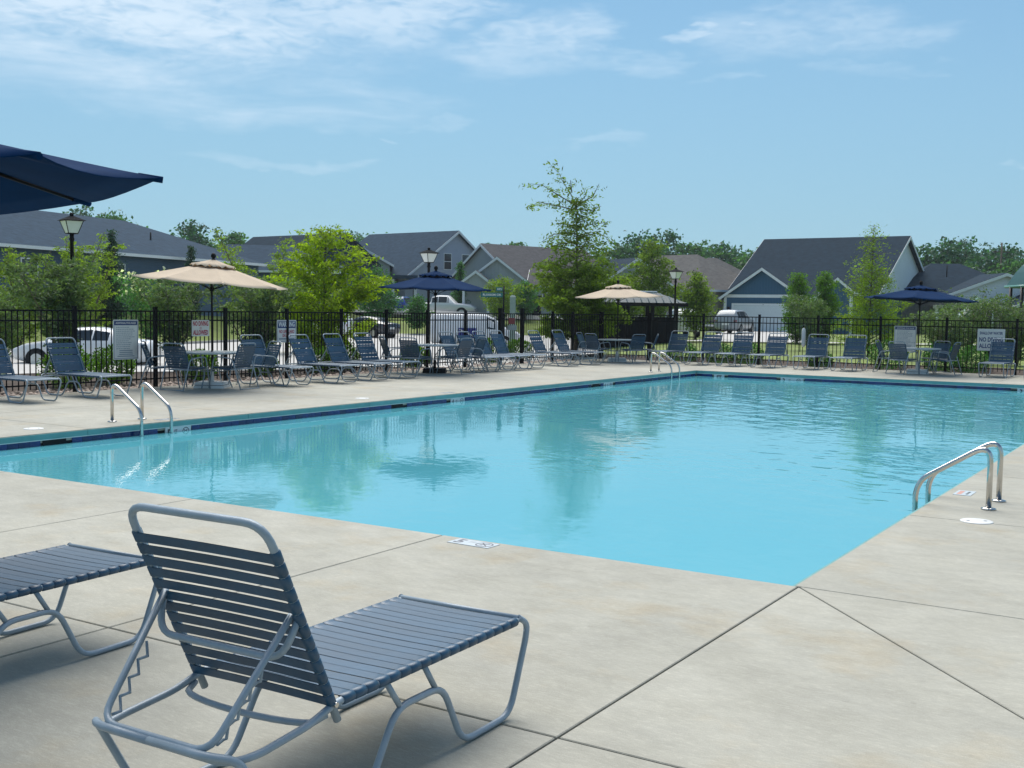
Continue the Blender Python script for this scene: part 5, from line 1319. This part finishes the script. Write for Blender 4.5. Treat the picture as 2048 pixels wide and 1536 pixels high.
# blossoming small trees and street trees
tree('crape_myrtle', 'small tree with white blossom beside the slate blue wall', -15.9, 50, 3.6, pf(OVAL, 1.15), 40, 5000, .12, L_MID, 60, up=.8, t0=.2, clump=.16, tr=.05, bloom=160, stems=3)
for i, (u, d, h, w, lab, mt, nl) in enumerate(((-10.0, 84, 5.3, 1.55, 'round green tree in front of the porch wing of the lavender house', L_MID, 7000), (-7.4, 88, 3.0, .95, 'small young tree in front of the pickup truck', L_MID, 4000),
        (-1.0, 92, 4.0, 1.6, 'leafy green tree behind the street name sign', L_FEATH, 6000), (1.0, 95, 3.4, 1.3, 'dark bush beside the slim pale green utility post', L_MID, 4000),
        (8.4, 70, 6.1, 1.65, 'street tree with bright crown rising above the kiosk roof', L_OAK, 9500), (10.6, 66, 3.9, 1.0, 'lower street tree between the kiosk and the lamp post', L_OAK, 5000), (6.2, 68, 4.0, 1.3, 'spreading green tree behind the kiosk and the tan umbrella', L_OAK, 6000))):
    tree('street_tree', lab, u, d, h, pf(OVAL, w), 60, nl, .16, mt, 70+i, up=.6, t0=.18, clump=.20, tr=.08, group='trees along the street')
# columnar trees and cypress on the right
tree('columnar_tree', 'columnar dark green tree beside the white garage door', 15.0, 60, 3.75, pf([(0, .5), (.3, 1.0), (.6, .85), (.85, .55), (1, .2)], .80), 80, 8000, .12, L_BOX, 90, up=1.2, t0=.05, clump=.13, tr=.06, aspect=.45, group='trees by the blue house', droop=-.2)
tree('columnar_tree', 'second columnar tree between the blue house and the cypress', 16.5, 60.5, 3.85, pf([(0, .5), (.3, 1.0), (.6, .85), (.85, .6), (1, .2)], .75), 80, 8000, .12, L_BOX, 91, up=1.2, t0=.05, clump=.13, tr=.06, aspect=.45, group='trees by the blue house', droop=-.2)
tree('cypress_tree', 'tall lacy yellow green cypress before the big charcoal roof', 14.1, 45, 5.3, pf([(0, .7), (.12, 1.0), (.3, 1.0), (.5, .72), (.75, .42), (.92, .22), (1, .12)], 1.32), 96, 13000, .095, L_FEATH, 92, up=.35, t0=.06, clump=.13, tr=.06, aspect=.35, group='trees by the blue house', dens=lambda s: 1.2 if s < .7 else .5)
tree('small_tree', 'thin grey green shrub between the columnar trees and the cypress', 13.1, 50, 2.2, pf(VASE, .8), 40, 3500, .10, L_OLIVE, 93, up=1.3, t0=.1, clump=.12, tr=.03, stems=4, cat='shrub', group='shrubs behind the fence', bark=M_STEM)
for i, (u, d, h, w, lab) in enumerate(((15.6, 39, 2.1, .9, 'loose shrub behind the tall rules sign at the shallow end'), (16.9, 38, 1.9, .85, 'loose shrub behind the shallow end umbrella by the slide'), (14.1, 37, 1.6, .8, 'low loose shrub behind the lounge row near the shallow end table'))):
    tree('olive_shrub', lab, u, d, h, pf(VASE, w), 50, 5000, .085, L_OLIVE, 95+i, up=1.3, t0=.1, clump=.12, tr=.03, stems=5, cat='shrub', group='shrubs behind the fence', bark=M_STEM)
# far wood: trees one can tell apart on the skyline, each its own thing
FARP = [(0, .5), (.25, .95), (.5, 1.0), (.75, .8), (.93, .45), (1, .15)]
far = [(-48, 170, 15.2, 4.0, 0), (-62, 165, 16.5, 5.0, 0), (-56, 160, 15.4, 4.5, 1), (-43, 175, 14.0, 3.5, 1),
       (-43, 230, 15.0, 6.5, 0), (-36, 240, 18.2, 8.0, 0), (-29, 235, 17.0, 7.0, 1), (-22, 240, 15.5, 6.0, 0), (-52, 225, 13.2, 6.0, 1), (-31, 200, 12.6, 5, 1),
       (-27.6, 170, 12.8, 2.6, 0), (-24.6, 172, 12.9, 2.2, 0), (-19.0, 172, 13.2, 2.6, 0), (-3.9, 175, 12.6, 2.8, 0), (.2, 170, 13.2, 3.0, 1), (-1.6, 165, 11.4, 2.5, 0),
       (15, 170, 11.5, 4.5, 1), (19, 172, 13.2, 4.6, 0), (23.5, 176, 14.0, 4.4, 0), (27, 172, 12.2, 4.6, 1), (31.5, 176, 12.0, 4.4, 0), (36, 172, 11.0, 4.2, 1), (40, 176, 11.6, 4.2, 0), (12, 178, 10.0, 4.0, 1), (34, 182, 12.2, 5, 0), (21, 184, 12, 6, 1),
       (56, 160, 11.0, 4.6, 1), (60, 158, 12.0, 4.4, 0), (64, 164, 12.6, 4.8, 0), (68, 158, 11.2, 4.0, 0), (52, 168, 10.4, 4.2, 0), (72, 170, 12.0, 4.4, 0), (66, 150, 8.8, 4.2, 1), (58, 148, 8.2, 4.4, 1),
       (72, 146, 9.0, 2.4, 1), (69, 150, 9.8, 1.8, 0), (78, 160, 8.4, 3.6, 1), (84, 165, 8.0, 4, 0)]
for i, (u, d, h, w, k) in enumerate(far):
    if u < 5: h = h*.80 if d > 195 else h-3.0
    r_ = u/d; wh = ('behind the slate blue house', 'above the grey hip roof on the wooded rise', 'between the dark gabled house and the lavender house', 'above the brown roof of the stacked gable house', 'above the beige house roof', 'between the charcoal roof and the white house', 'near the utility pole past the white house')[0 if r_ < -.24 else 1 if d > 195 and r_ < 0 else 2 if r_ < -.10 else 3 if r_ < .01 else 4 if r_ < .25 else 5 if r_ < .425 else 6]
    lab = ('broad ' if w >= 5 else 'slim ' if w < 3 else 'tall ' if h > 12 else 'low ') + ('dark', 'lighter')[k] + ' green skyline tree ' + wh
    tree('skyline_tree', lab, u, d, h, pf(FARP, w*.92), 46, 4200, .52, (L_FAR, L_FAR2)[k], 200+i, up=.6, t0=.12, clump=.55, tr=.25, group='trees on the skyline', aspect=.7, twig=(w < 3.2))
# the wood behind them reads as one mass
rg = np.random.default_rng(77); P = []
for i in range(210):
    u = rg.uniform(-130, 150); d = rg.uniform(265, 330); hh = rg.uniform(6, 10) + (4.0 if -60 < u < -12 else 0); x, y = site(u, d); n = 230
    q = rg.normal(size=(n, 3)); q /= np.linalg.norm(q, axis=1)[:, None]; q *= (rg.random(n)**.4)[:, None]*np.array([4.2, 4.2, hh*.5]); q += np.array([x, y, ground_xy(x, y)+hh*.5]); P.append(q)
wd = obj('distant_wood', leaf_mesh('distant_wood', np.concatenate(P), 1.0, rg, .8), L_FAR); tag(wd, 'far wood of mixed green trees reading as one mass', 'wood', kind='stuff')
# clipped boxwood balls and low plants behind the fences
def ball(name, label, x, y, r, h, nl, mat, seed, group, leaf=.055):
    rg = np.random.default_rng(seed); z0 = max(ground_xy(x, y), -.55)
    t = thing(name, label, 'shrub', (x, y, z0), 0, group)
    q = rg.normal(size=(nl, 3)); q /= np.linalg.norm(q, axis=1)[:, None]; lump = 1+.16*np.sin(q[:, :1]*7+seed)*np.cos(q[:, 1:2]*6+seed*2)
    pts = q*(.55+.45*rg.random((nl, 1))**.5)*lump*np.array([r, r, h/2]); pts[:, 2] += h*.5; pts[:, 2] = np.maximum(pts[:, 2], .03)
    obj('foliage', leaf_mesh('foliage', pts, leaf, rg, .6, -.3, q), mat, t)
    m = MB()
    for k in range(4): a = k*1.6; m.tube([(0.03*math.cos(a), .03*math.sin(a), -.05), (r*.5*math.cos(a), r*.5*math.sin(a), h*.6)], .012, 5)
    m.build('stem', M_STEM, t)
gB = 'low shrubs behind the fence'
for i, (x, y, r, h, lab) in enumerate(((-17.1, 5.35, .62, .95, 'bright boxwood shrub behind the lounge chairs by the rules sign, near the white sedan hood'), (-17.0, 7.55, .50, .85, 'bright boxwood shrub below the rules sign'), (-17.1, 8.7, .45, .8, 'dark boxwood shrub beside the rules sign post'),
        (-17.2, 4.2, .55, .9, 'boxwood shrub behind the end lounge chair of the fence row'), (-17.0, 10.9, .42, .70, 'low shrub behind the half hidden lounge chair'), (-17.1, 12.9, .40, .62, 'low shrub past the WARNING sign post'), (-17.0, 14.9, .42, .66, 'low shrub behind the lounge chair pair'), (-17.2, 16.0, .45, .70, 'low shrub behind the fence-side navy umbrella table'),
        (-17.1, 18.9, .45, .62, 'low shrub behind the close row of lounge chairs'), (-17.1, 22.9, .50, .75, 'low shrub beyond the gate post'), (-17.2, 24.6, .45, .7, 'low shrub between the gate and the kiosk table'))):
    ball('boxwood', lab, x, y, r, h, 2600, L_BOX, 300+i, gB)
for i, (x, r, h, lab) in enumerate(((-13.2, .55, .72, 'dark shrub behind the kiosk umbrella table'), (-11.9, .5, .75, 'dark shrub behind the first gap of the shallow end lounge row'), (-10.9, .5, .8, 'dark shrub below the silver SUV'), (-8.6, .42, .62, 'dark shrub behind the shallow end lounge row by the white tube'), (-6.5, .6, 1.0, 'dense dark shrub beside the shallow end table'),
        (-5.0, .55, .95, 'dense dark shrub behind the shallow end table'), (-4.1, .5, .9, 'dense dark shrub between the end table and the shallow water sign'), (-1.6, .5, .8, 'dense dark shrub past the shallow water sign'))):
    ball('dark_shrub', lab, x, 28.6, r, h, 2200, L_MID, 330+i, gB)
# river stones along the foot of the fence
rg = np.random.default_rng(9); m = MB()
ico = [(0, 0, 1), (.9, 0, .3), (.28, .85, .3), (-.72, .53, .3), (-.72, -.53, .3), (.28, -.85, .3), (.72, .53, -.4), (-.28, .85, -.4), (-.9, 0, -.4), (-.28, -.85, -.4), (.72, -.53, -.4)]
icf = [(0, 1, 2), (0, 2, 3), (0, 3, 4), (0, 4, 5), (0, 5, 1), (1, 6, 2), (2, 6, 7), (2, 7, 3), (3, 7, 8), (3, 8, 4), (4, 8, 9), (4, 9, 5), (5, 9, 10), (5, 10, 1), (1, 10, 6)]
for i in range(3600):
    x = -15.78-abs(rg.normal())*.42; y = rg.uniform(2.5, 26.5); r = rg.uniform(.03, .075); sc = r*(0.7+.6*rg.random(3)); a = rg.random()*6.28; c, s_ = math.cos(a), math.sin(a)
    zz = max(ground_xy(x, y), -.5)+.08+rg.random()*.06
    m.add([(x+(p[0]*c-p[1]*s_)*sc[0], y+(p[0]*s_+p[1]*c)*sc[1], zz+p[2]*sc[2]*.7) for p in ico], icf, True)
st_ = m.build('river_stones', pmat('river_stone', (.30, .235, .195), .8, var=.25, scale=3, island=.45)); tag(st_, 'brown and pink river stones along the foot of the fence', 'stones', kind='stuff')
